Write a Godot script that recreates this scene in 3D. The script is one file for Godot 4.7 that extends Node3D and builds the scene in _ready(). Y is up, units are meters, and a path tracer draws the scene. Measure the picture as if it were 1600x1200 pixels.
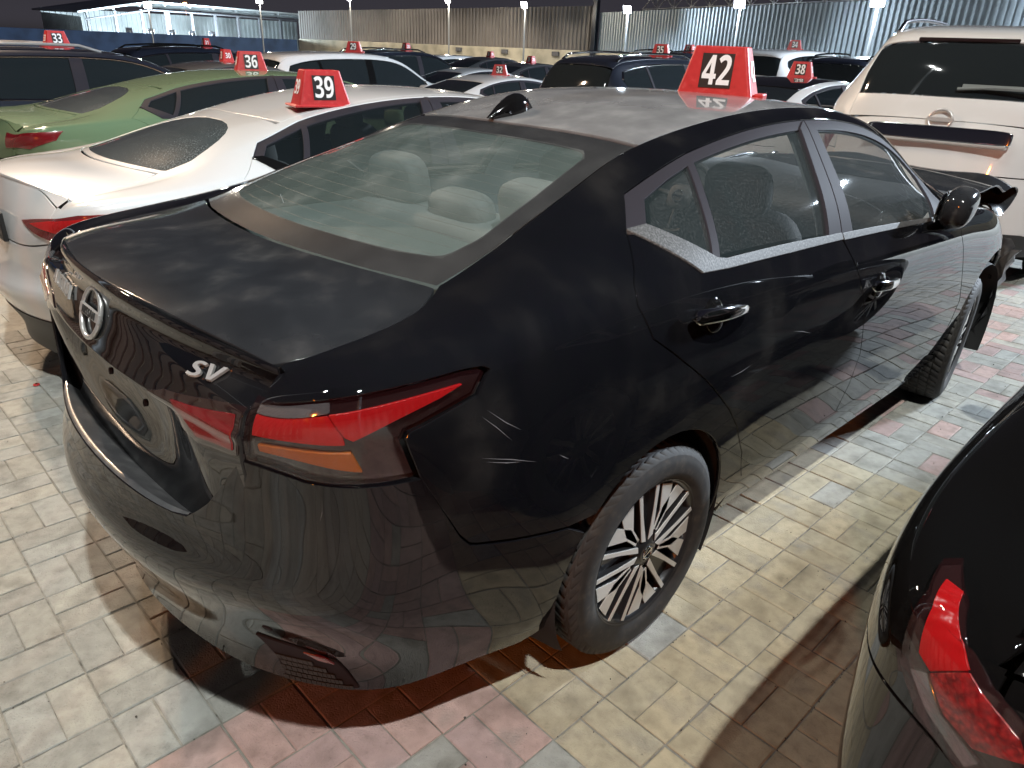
extends Node3D
# A used-car lot at night: a damaged black sedan among parked cars under floodlights.

var cam: Camera3D

func _ready() -> void:
	# camera
	cam = Camera3D.new()
	cam.name = "camera"
	var yaw := -0.7914
	var pitch := -0.4260
	var roll := 0.0428
	var fw := Vector3(cos(yaw) * cos(pitch), sin(pitch), sin(yaw) * cos(pitch))
	var r0 := fw.cross(Vector3.UP).normalized()
	var u0 := r0.cross(fw)
	var r1 := r0 * cos(roll) + u0 * sin(roll)
	var u1 := u0 * cos(roll) - r0 * sin(roll)
	cam.transform = Transform3D(Basis(r1, u1, -fw), Vector3(-1.5112, 1.6345, 1.8470))
	cam.fov = rad_to_deg(2.0 * atan(600.0 / 1153.43))
	cam.near = 0.05
	cam.far = 600.0
	add_child(cam)
	# night sky over the city, faintly lit from below
	var we := WorldEnvironment.new()
	we.name = "night"
	var env := Environment.new()
	env.background_mode = Environment.BG_SKY
	var sky := Sky.new()
	var sm := ProceduralSkyMaterial.new()
	sm.sky_top_color = Color(0.09, 0.09, 0.125)
	sm.sky_horizon_color = Color(0.22, 0.212, 0.235)
	sm.sky_curve = 0.12
	sm.ground_bottom_color = Color(0.06, 0.06, 0.06)
	sm.ground_horizon_color = Color(0.15, 0.14, 0.14)
	sky.sky_material = sm
	env.sky = sky
	env.tonemap_mode = Environment.TONE_MAPPER_LINEAR
	env.tonemap_exposure = 1.08
	env.sdfgi_enabled = true
	env.ssao_enabled = true
	env.ssil_enabled = true
	we.environment = env
	add_child(we)
	materials()
	floodlights()
	# the setting
	paving()
	surroundings()
	# the cars
	hero()
	other_cars()
class MB:
	# collects vertices, normals and triangles, then commits one ArrayMesh
	var v := PackedVector3Array()
	var n := PackedVector3Array()
	var t := PackedVector2Array()
	var ix := PackedInt32Array()
	func vert(p: Vector3, nn: Vector3, uv := Vector2.ZERO) -> int:
		v.append(p); n.append(nn); t.append(uv)
		return v.size() - 1
	func tri(a: int, b: int, c: int) -> void:
		var f := (v[b] - v[a]).cross(v[c] - v[a])
		if f.length_squared() < 1e-16:
			return
		if f.dot(n[a] + n[b] + n[c]) > 0.0:
			ix.append(a); ix.append(c); ix.append(b)
		else:
			ix.append(a); ix.append(b); ix.append(c)
	func quad(a: int, b: int, c: int, d: int) -> void:
		tri(a, b, c); tri(a, c, d)
	func flat(pts: Array) -> void:
		# a flat convex face, its normal from the order of its corners (counter-clockwise seen from outside)
		var nn: Vector3 = (pts[1] - pts[0]).cross(pts[2] - pts[0])
		if pts.size() > 3:
			nn += (pts[2] - pts[0]).cross(pts[3] - pts[0])
		if nn.length() < 1e-12:
			return
		nn = nn.normalized()
		var i0 := v.size()
		for p in pts:
			vert(p, nn)
		for k in range(1, pts.size() - 1):
			tri(i0, i0 + k, i0 + k + 1)
	func grid(rows: Array, closed := false, smooth := true) -> void:
		# rows of points with equal counts, smooth normals from the grid itself
		var nr := rows.size()
		var nc: int = rows[0].size()
		var i0 := v.size()
		for r in nr:
			for c in nc:
				var cp: int = (c + 1) % nc if closed else mini(c + 1, nc - 1)
				var cm: int = (c - 1 + nc) % nc if closed else maxi(c - 1, 0)
				var du: Vector3 = rows[r][cp] - rows[r][cm]
				var dv: Vector3 = rows[mini(r + 1, nr - 1)][c] - rows[maxi(r - 1, 0)][c]
				var nn := dv.cross(du)
				vert(rows[r][c], nn.normalized() if nn.length() > 1e-12 else Vector3.UP, Vector2(c, r))
		var cols := nc if closed else nc - 1
		for r in nr - 1:
			for c in cols:
				var c2 := (c + 1) % nc
				quad(i0 + r * nc + c, i0 + r * nc + c2, i0 + (r + 1) * nc + c2, i0 + (r + 1) * nc + c)
	func mesh() -> ArrayMesh:
		var m := ArrayMesh.new()
		if ix.is_empty():
			return m
		var a := []
		a.resize(Mesh.ARRAY_MAX)
		a[Mesh.ARRAY_VERTEX] = v; a[Mesh.ARRAY_NORMAL] = n; a[Mesh.ARRAY_TEX_UV] = t; a[Mesh.ARRAY_INDEX] = ix
		m.add_surface_from_arrays(Mesh.PRIMITIVE_TRIANGLES, a)
		return m

class Sheet:
	# a smooth bicubic B-spline sheet through a grid of points
	var nc: int
	var nr: int
	var d := PackedVector3Array()
	var q := PackedVector3Array()
	var m := PackedVector3Array()
	var mir := false
	func _init(cols: int, rows: int, pts: PackedVector3Array, mirrored := false, its := 3) -> void:
		nc = cols; nr = rows; d = pts; q = pts.duplicate(); mir = mirrored
		_ext()
		for it in its:
			var e := PackedVector3Array()
			for c in nc:
				for r in nr:
					e.append(d[c * nr + r] - at(c, r))
			for k in e.size():
				q[k] += e[k]
			_ext()
	func _ext() -> void:
		var w := nr + 2
		m.resize((nc + 2) * w)
		for c in nc:
			for r in nr:
				m[(c + 1) * w + r + 1] = q[c * nr + r]
			m[(c + 1) * w] = 2.0 * q[c * nr] - q[c * nr + 1]
			m[(c + 1) * w + nr + 1] = 2.0 * q[c * nr + nr - 1] - q[c * nr + nr - 2]
		for r in w:
			m[r] = m[2 * w + r] * Vector3(1, 1, -1) if mir else 2.0 * m[w + r] - m[2 * w + r]
			m[(nc + 1) * w + r] = 2.0 * m[nc * w + r] - m[(nc - 1) * w + r]
	func at(u: float, vv: float) -> Vector3:
		return Sheet.ev(m, nr + 2, u, vv, nc, nr)
	func full(u: float, vv: float) -> Array:
		return Sheet.ev2(m, nr + 2, u, vv, nc, nr)
	static func ev(mm: PackedVector3Array, w: int, u: float, vv: float, c: int, r: int) -> Vector3:
		var i := clampi(int(floor(u)), 0, c - 2)
		var j := clampi(int(floor(vv)), 0, r - 2)
		var a := u - i
		var b := vv - j
		var b0 := (1 - b) * (1 - b) * (1 - b)
		var b1 := 3 * b * b * b - 6 * b * b + 4
		var b2 := -3 * b * b * b + 3 * b * b + 3 * b + 1
		var b3 := b * b * b
		var a0 := (1 - a) * (1 - a) * (1 - a)
		var a1 := 3 * a * a * a - 6 * a * a + 4
		var a2 := -3 * a * a * a + 3 * a * a + 3 * a + 1
		var a3 := a * a * a
		var k := i * w + j
		var s := a0 * (b0 * mm[k] + b1 * mm[k + 1] + b2 * mm[k + 2] + b3 * mm[k + 3])
		k += w
		s += a1 * (b0 * mm[k] + b1 * mm[k + 1] + b2 * mm[k + 2] + b3 * mm[k + 3])
		k += w
		s += a2 * (b0 * mm[k] + b1 * mm[k + 1] + b2 * mm[k + 2] + b3 * mm[k + 3])
		k += w
		s += a3 * (b0 * mm[k] + b1 * mm[k + 1] + b2 * mm[k + 2] + b3 * mm[k + 3])
		return s / 36.0
	static func ev2(mm: PackedVector3Array, w: int, u: float, vv: float, c: int, r: int) -> Array:
		var h := 0.02
		var p := ev(mm, w, u, vv, c, r)
		var i := clampi(int(floor(u)), 0, c - 2)
		var j := clampi(int(floor(vv)), 0, r - 2)
		# stay in the patch that the point belongs to
		var hu := h if u - i < 0.5 else -h
		var hv := h if vv - j < 0.5 else -h
		var du := (ev_in(mm, w, u + hu, vv, i, j) - p) / hu * 2.0 - (ev_in(mm, w, u + 2 * hu, vv, i, j) - p) / (2 * hu)
		var dv := (ev_in(mm, w, u, vv + hv, i, j) - p) / hv * 2.0 - (ev_in(mm, w, u, vv + 2 * hv, i, j) - p) / (2 * hv)
		var nn := dv.cross(du)
		return [p, nn.normalized() if nn.length() > 1e-9 else Vector3.UP]
	static func ev_in(mm: PackedVector3Array, w: int, u: float, vv: float, i: int, j: int) -> Vector3:
		var a := u - i
		var b := vv - j
		var b0 := (1 - b) * (1 - b) * (1 - b)
		var b1 := 3 * b * b * b - 6 * b * b + 4
		var b2 := -3 * b * b * b + 3 * b * b + 3 * b + 1
		var b3 := b * b * b
		var a0 := (1 - a) * (1 - a) * (1 - a)
		var a1 := 3 * a * a * a - 6 * a * a + 4
		var a2 := -3 * a * a * a + 3 * a * a + 3 * a + 1
		var a3 := a * a * a
		var k := i * w + j
		var s := a0 * (b0 * mm[k] + b1 * mm[k + 1] + b2 * mm[k + 2] + b3 * mm[k + 3])
		k += w
		s += a1 * (b0 * mm[k] + b1 * mm[k + 1] + b2 * mm[k + 2] + b3 * mm[k + 3])
		k += w
		s += a2 * (b0 * mm[k] + b1 * mm[k + 1] + b2 * mm[k + 2] + b3 * mm[k + 3])
		k += w
		s += a3 * (b0 * mm[k] + b1 * mm[k + 1] + b2 * mm[k + 2] + b3 * mm[k + 3])
		return s / 36.0

class Shell:
	# half a car body: an upper sheet (v 0..7, roof centre to shoulder) and a lower sheet (v 7..14, shoulder to sill) that share their seam.
	# u runs from the middle of the tail (0) round the rear corner (3..6) along the side to the nose (20)
	const NU := 17
	const NS := 21
	var du: PackedVector3Array
	var ds: PackedVector3Array
	var qu: PackedVector3Array
	var qs: PackedVector3Array
	var mu := PackedVector3Array()
	var ms := PackedVector3Array()
	const MIR := Vector3(1, 1, -1)
	func _init(upper: PackedVector3Array, lower: PackedVector3Array) -> void:
		du = upper; ds = lower; qu = upper.duplicate(); qs = lower.duplicate()
		_ext()
		for it in 1:
			var eu := PackedVector3Array()
			var es := PackedVector3Array()
			for c in NU:
				for r in 7:
					eu.append(du[c * 7 + r] - at(c + 3, r))
			for c in NS:
				for r in 8:
					es.append(ds[c * 8 + r] - at(c, 7.0000001 + r))
			for k in eu.size():
				qu[k] += eu[k]
			for k in es.size():
				qs[k] += es[k]
			_ext()
	func _ext() -> void:
		mu.resize(19 * 10)
		for c in NU:
			for r in 7:
				mu[(c + 1) * 10 + r + 1] = qu[c * 7 + r]
			mu[(c + 1) * 10] = qu[c * 7 + 1] * MIR
			mu[(c + 1) * 10 + 8] = qs[(c + 3) * 8]
			mu[(c + 1) * 10 + 9] = qs[(c + 3) * 8 + 1]
		for r in 10:
			mu[r] = 2.0 * mu[10 + r] - mu[20 + r]
			mu[180 + r] = 2.0 * mu[170 + r] - mu[160 + r]
		ms.resize(23 * 10)
		for c in NS:
			for r in 8:
				ms[(c + 1) * 10 + r + 1] = qs[c * 8 + r]
			ms[(c + 1) * 10] = qu[(c - 3) * 7 + 6] if c >= 3 and c < 20 else 2.0 * qs[c * 8] - qs[c * 8 + 1]
			ms[(c + 1) * 10 + 9] = 2.0 * qs[c * 8 + 7] - qs[c * 8 + 6]
		for r in 10:
			ms[r] = ms[20 + r] * MIR
			ms[220 + r] = ms[200 + r] * MIR
	func at(u: float, v: float) -> Vector3:
		return Sheet.ev(mu, 10, u - 3.0, v, NU, 8) if v <= 7.0 else Sheet.ev(ms, 10, u, v - 7.0, NS, 8)
	func full(u: float, v: float) -> Array:
		return Sheet.ev2(mu, 10, u - 3.0, v, NU, 8) if v <= 7.0 else Sheet.ev2(ms, 10, u, v - 7.0, NS, 8)
	func find(x: float, y: float, u0: float, v0: float) -> Vector2:
		# the (u, v) of the point on the side at (x, y)
		var u := u0
		var v := v0
		for k in 30:
			var p := at(u, v)
			var e := Vector2(x - p.x, y - p.y)
			if e.length() < 1e-4:
				break
			var pu := at(u + 0.01, v)
			var pv := at(u, v + 0.01)
			var a := (pu.x - p.x) * 100.0
			var b := (pv.x - p.x) * 100.0
			var c := (pu.y - p.y) * 100.0
			var dd := (pv.y - p.y) * 100.0
			var det := a * dd - b * c
			if absf(det) < 1e-9:
				break
			u += clampf((e.x * dd - b * e.y) / det, -0.6, 0.6)
			v = clampf(v + clampf((a * e.y - c * e.x) / det, -0.6, 0.6), 0.0, 14.4)
		return Vector2(u, v)

const SU := 0.30   # metres per unit of u and of v, roughly: for gaps and rounded corners
const SV := 0.12

var remap := {}   # moves the outlines of a shared body above the shoulder: pairs of (from, to) in u and in v

func pts(a: Array) -> PackedVector2Array:
	var o := PackedVector2Array()
	for k in range(0, a.size(), 2):
		var u: float = a[k]
		var v: float = a[k + 1]
		if remap.size():
			var w := clampf((7.3 - v) / 0.6, 0.0, 1.0)
			u = lerpf(u, along(u, remap.u), w)
			v = lerpf(v, along(v, remap.v), w)
		o.append(Vector2(u * SU, v * SV))
	return o

func rounded(p: PackedVector2Array, r: float, n := 3) -> PackedVector2Array:
	var o := PackedVector2Array()
	for k in p.size():
		var a := p[(k - 1 + p.size()) % p.size()]
		var b := p[k]
		var c := p[(k + 1) % p.size()]
		var la := minf(r, a.distance_to(b) * 0.45)
		var lc := minf(r, c.distance_to(b) * 0.45)
		var p0 := b + (a - b).normalized() * la
		var p1 := b + (c - b).normalized() * lc
		for i in n + 1:
			var t := float(i) / n
			o.append(p0.lerp(b, t).lerp(b.lerp(p1, t), t))
	return o

# a panel cut out of a shell: the outline in (u, v), real thickness and a rolled edge.
# side 1 right, -1 left, 0 both halves joined over the middle
func panel(s, outline: PackedVector2Array, side := 1, o := {}) -> ArrayMesh:
	var b := MB.new()
	panel_into(b, s, outline, side, o)
	return b.mesh()

func panel_into(b: MB, s, outline: PackedVector2Array, side: int, o := {}) -> void:
	var gap: float = o.get("gap", 0.0025)
	var cell: float = o.get("cell", 0.25)
	var cellv: float = o.get("cellv", cell)
	var lift: float = o.get("lift", 0.0)
	var depth: float = o.get("depth", 0.014)
	var poly := outline
	if Geometry2D.is_polygon_clockwise(poly):
		poly.reverse()
	if gap > 0.0:
		var off := Geometry2D.offset_polygon(poly, -gap, Geometry2D.JOIN_MITER)
		if off.size():
			poly = off[0]
			for q in off:
				if q.size() > 2 and absf(area(q)) > absf(area(poly)):
					poly = q
	var sides := [1, -1] if side == 0 else [side]
	var lo := poly[0]
	var hi := poly[0]
	for q in poly:
		lo = lo.min(q); hi = hi.max(q)
	if side == 0 and o.get("mid", "v") == "v":
		# reach the centre line exactly
		for k in poly.size():
			if poly[k].y < 0.03 * SV + gap:
				poly[k].y = 0.0
		lo.y = minf(lo.y, 0.0)
	elif side == 0:
		for k in poly.size():
			if poly[k].x < 0.03 * SU + gap:
				poly[k].x = 0.0
		lo.x = minf(lo.x, 0.0)
	var faces := []
	var us := int(floor(lo.x / (cell * SU)))
	var ue := int(ceil(hi.x / (cell * SU)))
	for iu in range(us, ue):
		var x0 := iu * cell * SU
		var x1 := (iu + 1) * cell * SU
		var strip := PackedVector2Array([Vector2(x0, lo.y - 1), Vector2(x1, lo.y - 1), Vector2(x1, hi.y + 1), Vector2(x0, hi.y + 1)])
		for piece in Geometry2D.intersect_polygons(poly, strip):
			var plo := 1e9
			var phi := -1e9
			for q in piece:
				plo = minf(plo, q.y); phi = maxf(phi, q.y)
			for iv in range(int(floor(plo / (cellv * SV) + 1e-6)), int(ceil(phi / (cellv * SV) - 1e-6))):
				var y0 := iv * cellv * SV
				var y1 := (iv + 1) * cellv * SV
				for f in Geometry2D.intersect_polygons(piece, PackedVector2Array([Vector2(x0 - 1, y0), Vector2(x1 + 1, y0), Vector2(x1 + 1, y1), Vector2(x0 - 1, y1)])):
					faces.append(f)
	for sd in sides:
		var seen := {}
		var mz := Vector3(1, 1, sd)
		for f in faces:
			var ids := PackedInt32Array()
			var cy := 0.0
			for q in f:
				cy += q.y
			cy /= f.size()
			for q in f:
				var key := Vector3i(int(round(q.x * 20000)), int(round(q.y * 20000)), 1 if cy > 7.0 * SV else 0)
				if not seen.has(key):
					var vv: float = q.y / SV
					if s is Shell:
						vv = maxf(vv, 7.00001) if cy > 7.0 * SV else minf(vv, 7.0)
					var g: Array = s.full(q.x / SU, vv)
					var nn: Vector3 = g[1]
					seen[key] = b.vert((g[0] + nn * lift) * mz, nn * mz, q)
				ids.append(seen[key])
			if f.size() == 4 and absf(absf(area(f)) - cell * SU * cellv * SV) < 1e-7:
				b.quad(ids[0], ids[1], ids[2], ids[3])
			else:
				var tr := Geometry2D.triangulate_polygon(f)
				for k in range(0, tr.size(), 3):
					b.tri(ids[tr[k]], ids[tr[k + 1]], ids[tr[k + 2]])
		if depth > 0.0:
			var ring := []
			var n := poly.size()
			for k in n:
				var a := poly[k]
				var c := poly[(k + 1) % n]
				var m := maxi(1, int(ceil(maxf(absf(a.x - c.x) / (cell * SU), absf(a.y - c.y) / (cellv * SV)))))
				for i in m:
					ring.append(a.lerp(c, float(i) / m))
			var base := []
			for k in ring.size():
				var q: Vector2 = ring[k]
				var g: Array = s.full(q.x / SU, q.y / SV)
				base.append(g)
			var rn := ring.size()
			for k in rn:
				var k2 := (k + 1) % rn
				var qa: Vector2 = ring[k]
				var qb: Vector2 = ring[k2]
				if side == 0 and ((o.get("mid", "v") == "v" and qa.y < 1e-5 and qb.y < 1e-5) or (o.get("mid", "v") == "u" and qa.x < 1e-5 and qb.x < 1e-5)):
					continue
				var ga: Array = base[k]
				var gb: Array = base[k2]
				var tan: Vector3 = (gb[0] - ga[0])
				if tan.length() < 1e-7:
					continue
				tan = tan.normalized()
				# counter-clockwise in (u, v) means the outside lies to the right; v runs down the body
				var oa: Vector3 = (ga[1] as Vector3).cross(tan).normalized()
				var ob: Vector3 = (gb[1] as Vector3).cross(tan).normalized()
				var e: float = o.get("edge", 0.0022)
				var quad := []
				for st in 3:
					for w in 2:
						var gg: Array = ga if w == 0 else gb
						var oo: Vector3 = oa if w == 0 else ob
						var nn: Vector3 = gg[1]
						var p: Vector3 = gg[0] + nn * lift
						var nv := nn
						if st == 1:
							p += -nn * e + oo * e * 0.6
							nv = (nn * 0.6 + oo).normalized()
						elif st == 2:
							p += -nn * depth + oo * e * 0.6
							nv = oo
						quad.append(b.vert(p * mz, nv * mz, qa))
				b.quad(quad[0], quad[1], quad[3], quad[2])
				b.quad(quad[2], quad[3], quad[5], quad[4])

func area(p: PackedVector2Array) -> float:
	var a := 0.0
	for k in p.size():
		a += p[k].cross(p[(k + 1) % p.size()])
	return a * 0.5

# body surfaces: one line per station, three numbers per point
func sedan_upper() -> PackedVector3Array:
	return v3([
		-1.06, 1.131, 0, -1.035, 1.127, 0.25, -0.988, 1.106, 0.48, -0.936, 1.076, 0.649, -0.943, 1.07, 0.654, -0.955, 1.06, 0.657, -0.97, 1.048, 0.658,
		-0.93, 1.143, 0, -0.915, 1.14, 0.25, -0.89, 1.125, 0.48, -0.86, 1.092, 0.643, -0.875, 1.087, 0.665, -0.9, 1.08, 0.69, -0.93, 1.068, 0.725,
		-0.8, 1.149, 0, -0.785, 1.147, 0.25, -0.755, 1.136, 0.47, -0.72, 1.11, 0.632, -0.74, 1.107, 0.675, -0.77, 1.1, 0.725, -0.81, 1.09, 0.775,
		-0.655, 1.16, 0, -0.635, 1.16, 0.24, -0.59, 1.155, 0.45, -0.533, 1.142, 0.612, -0.55, 1.135, 0.665, -0.575, 1.125, 0.73, -0.605, 1.11, 0.8,
		-0.36, 1.262, 0, -0.345, 1.26, 0.23, -0.31, 1.25, 0.43, -0.27, 1.234, 0.575, -0.28, 1.215, 0.625, -0.3, 1.187, 0.7, -0.33, 1.15, 0.79,
		-0.04, 1.345, 0, -0.035, 1.343, 0.21, -0.02, 1.333, 0.4, 0, 1.314, 0.535, 0.01, 1.29, 0.605, 0, 1.232, 0.71, -0.01, 1.165, 0.81,
		0.265, 1.415, 0, 0.265, 1.413, 0.2, 0.26, 1.406, 0.38, 0.25, 1.391, 0.497, 0.29, 1.367, 0.605, 0.3, 1.29, 0.71, 0.3, 1.19, 0.81,
		0.65, 1.486, 0, 0.65, 1.484, 0.21, 0.65, 1.475, 0.4, 0.65, 1.46, 0.528, 0.65, 1.432, 0.612, 0.65, 1.33, 0.71, 0.65, 1.21, 0.81,
		1, 1.506, 0, 1, 1.504, 0.22, 1, 1.496, 0.41, 1, 1.482, 0.54, 1, 1.452, 0.622, 1, 1.34, 0.715, 1, 1.215, 0.81,
		1.42, 1.497, 0, 1.41, 1.494, 0.22, 1.4, 1.485, 0.42, 1.38, 1.472, 0.55, 1.38, 1.436, 0.628, 1.38, 1.33, 0.715, 1.38, 1.205, 0.81,
		1.86, 1.425, 0, 1.85, 1.42, 0.23, 1.82, 1.412, 0.43, 1.77, 1.402, 0.565, 1.77, 1.356, 0.636, 1.77, 1.26, 0.715, 1.77, 1.165, 0.8,
		2.3, 1.265, 0, 2.28, 1.262, 0.25, 2.23, 1.252, 0.45, 2.13, 1.252, 0.585, 2.13, 1.195, 0.655, 2.13, 1.145, 0.72, 2.13, 1.1, 0.79,
		2.68, 1.105, 0, 2.66, 1.105, 0.27, 2.6, 1.1, 0.48, 2.48, 1.11, 0.615, 2.48, 1.08, 0.68, 2.48, 1.062, 0.73, 2.48, 1.045, 0.79,
		2.95, 1.06, 0, 2.94, 1.06, 0.28, 2.92, 1.055, 0.5, 2.88, 1.045, 0.64, 2.87, 1.035, 0.7, 2.86, 1.02, 0.75, 2.85, 1, 0.8,
		3.25, 1, 0, 3.24, 1, 0.28, 3.23, 0.995, 0.5, 3.21, 0.985, 0.63, 3.2, 0.97, 0.69, 3.2, 0.95, 0.74, 3.2, 0.92, 0.785,
		3.55, 0.9, 0, 3.54, 0.9, 0.27, 3.53, 0.89, 0.46, 3.51, 0.88, 0.57, 3.5, 0.865, 0.63, 3.5, 0.845, 0.67, 3.5, 0.82, 0.7,
		3.74, 0.77, 0, 3.735, 0.77, 0.2, 3.73, 0.765, 0.33, 3.72, 0.76, 0.4, 3.715, 0.75, 0.43, 3.71, 0.74, 0.45, 3.705, 0.73, 0.46,
	])

func sedan_lower() -> PackedVector3Array:
	return v3([
		-1.062, 1.122, 0, -1.095, 0.97, 0, -1.12, 0.84, 0, -1.138, 0.69, 0, -1.158, 0.61, 0, -1.174, 0.52, 0, -1.09, 0.33, 0, -1.075, 0.22, 0,
		-1.037, 1.116, 0.25, -1.085, 0.97, 0.25, -1.11, 0.84, 0.25, -1.123, 0.69, 0.25, -1.14, 0.61, 0.25, -1.153, 0.52, 0.25, -1.06, 0.33, 0.25, -1.045, 0.22, 0.25,
		-0.992, 1.1, 0.47, -1.06, 0.97, 0.46, -1.085, 0.84, 0.46, -1.076, 0.7, 0.452, -1.088, 0.62, 0.457, -1.092, 0.53, 0.46, -1, 0.33, 0.45, -0.985, 0.22, 0.46,
		-0.985, 1.04, 0.655, -1.03, 0.98, 0.655, -1.025, 0.89, 0.65, -1.015, 0.74, 0.645, -1.018, 0.63, 0.645, -1.015, 0.52, 0.64, -0.91, 0.33, 0.6, -0.89, 0.22, 0.62,
		-0.955, 1.057, 0.75, -0.975, 0.99, 0.765, -0.955, 0.89, 0.76, -0.945, 0.74, 0.756, -0.942, 0.62, 0.756, -0.93, 0.51, 0.75, -0.84, 0.33, 0.7, -0.82, 0.22, 0.695,
		-0.86, 1.072, 0.82, -0.88, 0.99, 0.838, -0.862, 0.88, 0.838, -0.848, 0.74, 0.838, -0.838, 0.61, 0.838, -0.812, 0.49, 0.83, -0.745, 0.33, 0.782, -0.72, 0.22, 0.755,
		-0.64, 1.087, 0.855, -0.66, 1, 0.877, -0.66, 0.88, 0.887, -0.64, 0.74, 0.888, -0.62, 0.6, 0.88, -0.57, 0.46, 0.865, -0.54, 0.33, 0.845, -0.52, 0.22, 0.8,
		-0.37, 1.105, 0.862, -0.38, 1, 0.895, -0.38, 0.88, 0.907, -0.38, 0.74, 0.91, -0.38, 0.6, 0.91, -0.37, 0.46, 0.9, -0.36, 0.33, 0.885, -0.35, 0.22, 0.845,
		-0.02, 1.105, 0.868, -0.02, 1, 0.902, -0.02, 0.88, 0.915, -0.02, 0.74, 0.918, -0.02, 0.6, 0.915, -0.02, 0.46, 0.905, -0.02, 0.33, 0.89, -0.02, 0.24, 0.858,
		0.3, 1.1, 0.87, 0.3, 1, 0.905, 0.3, 0.87, 0.918, 0.3, 0.73, 0.917, 0.3, 0.58, 0.908, 0.3, 0.44, 0.895, 0.3, 0.335, 0.885, 0.3, 0.245, 0.855,
		0.65, 1.098, 0.87, 0.65, 0.995, 0.906, 0.65, 0.86, 0.918, 0.65, 0.72, 0.914, 0.65, 0.57, 0.9, 0.65, 0.43, 0.885, 0.65, 0.335, 0.876, 0.65, 0.245, 0.852,
		1, 1.09, 0.87, 1, 0.985, 0.907, 1, 0.85, 0.918, 1, 0.71, 0.912, 1, 0.56, 0.897, 1, 0.42, 0.882, 1, 0.335, 0.876, 1, 0.245, 0.852,
		1.38, 1.08, 0.868, 1.38, 0.975, 0.907, 1.38, 0.84, 0.917, 1.38, 0.7, 0.911, 1.38, 0.56, 0.897, 1.38, 0.42, 0.882, 1.38, 0.335, 0.876, 1.38, 0.245, 0.852,
		1.77, 1.067, 0.863, 1.77, 0.965, 0.905, 1.77, 0.83, 0.915, 1.77, 0.69, 0.911, 1.77, 0.55, 0.9, 1.77, 0.42, 0.885, 1.77, 0.335, 0.876, 1.77, 0.245, 0.852,
		2.13, 1.052, 0.858, 2.13, 0.955, 0.902, 2.13, 0.82, 0.914, 2.13, 0.69, 0.912, 2.13, 0.55, 0.905, 2.13, 0.42, 0.89, 2.13, 0.335, 0.878, 2.13, 0.245, 0.852,
		2.48, 1.032, 0.85, 2.48, 0.94, 0.896, 2.48, 0.81, 0.911, 2.48, 0.69, 0.912, 2.48, 0.55, 0.907, 2.48, 0.42, 0.897, 2.48, 0.335, 0.878, 2.48, 0.245, 0.852,
		2.85, 0.98, 0.84, 2.85, 0.91, 0.885, 2.85, 0.8, 0.905, 2.85, 0.68, 0.91, 2.85, 0.55, 0.908, 2.85, 0.42, 0.9, 2.85, 0.335, 0.878, 2.85, 0.245, 0.852,
		3.2, 0.9, 0.81, 3.22, 0.85, 0.86, 3.24, 0.76, 0.885, 3.25, 0.66, 0.89, 3.26, 0.55, 0.885, 3.26, 0.42, 0.87, 3.24, 0.31, 0.85, 3.2, 0.2, 0.81,
		3.5, 0.81, 0.71, 3.55, 0.77, 0.75, 3.58, 0.7, 0.77, 3.6, 0.62, 0.77, 3.6, 0.53, 0.76, 3.58, 0.42, 0.74, 3.55, 0.31, 0.72, 3.5, 0.2, 0.7,
		3.705, 0.725, 0.46, 3.76, 0.69, 0.47, 3.79, 0.64, 0.47, 3.8, 0.58, 0.46, 3.79, 0.5, 0.46, 3.77, 0.41, 0.45, 3.73, 0.31, 0.45, 3.68, 0.2, 0.45,
		3.78, 0.7, 0, 3.84, 0.66, 0, 3.87, 0.62, 0, 3.88, 0.56, 0, 3.86, 0.49, 0, 3.84, 0.41, 0, 3.8, 0.31, 0, 3.74, 0.2, 0,
	])

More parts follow.
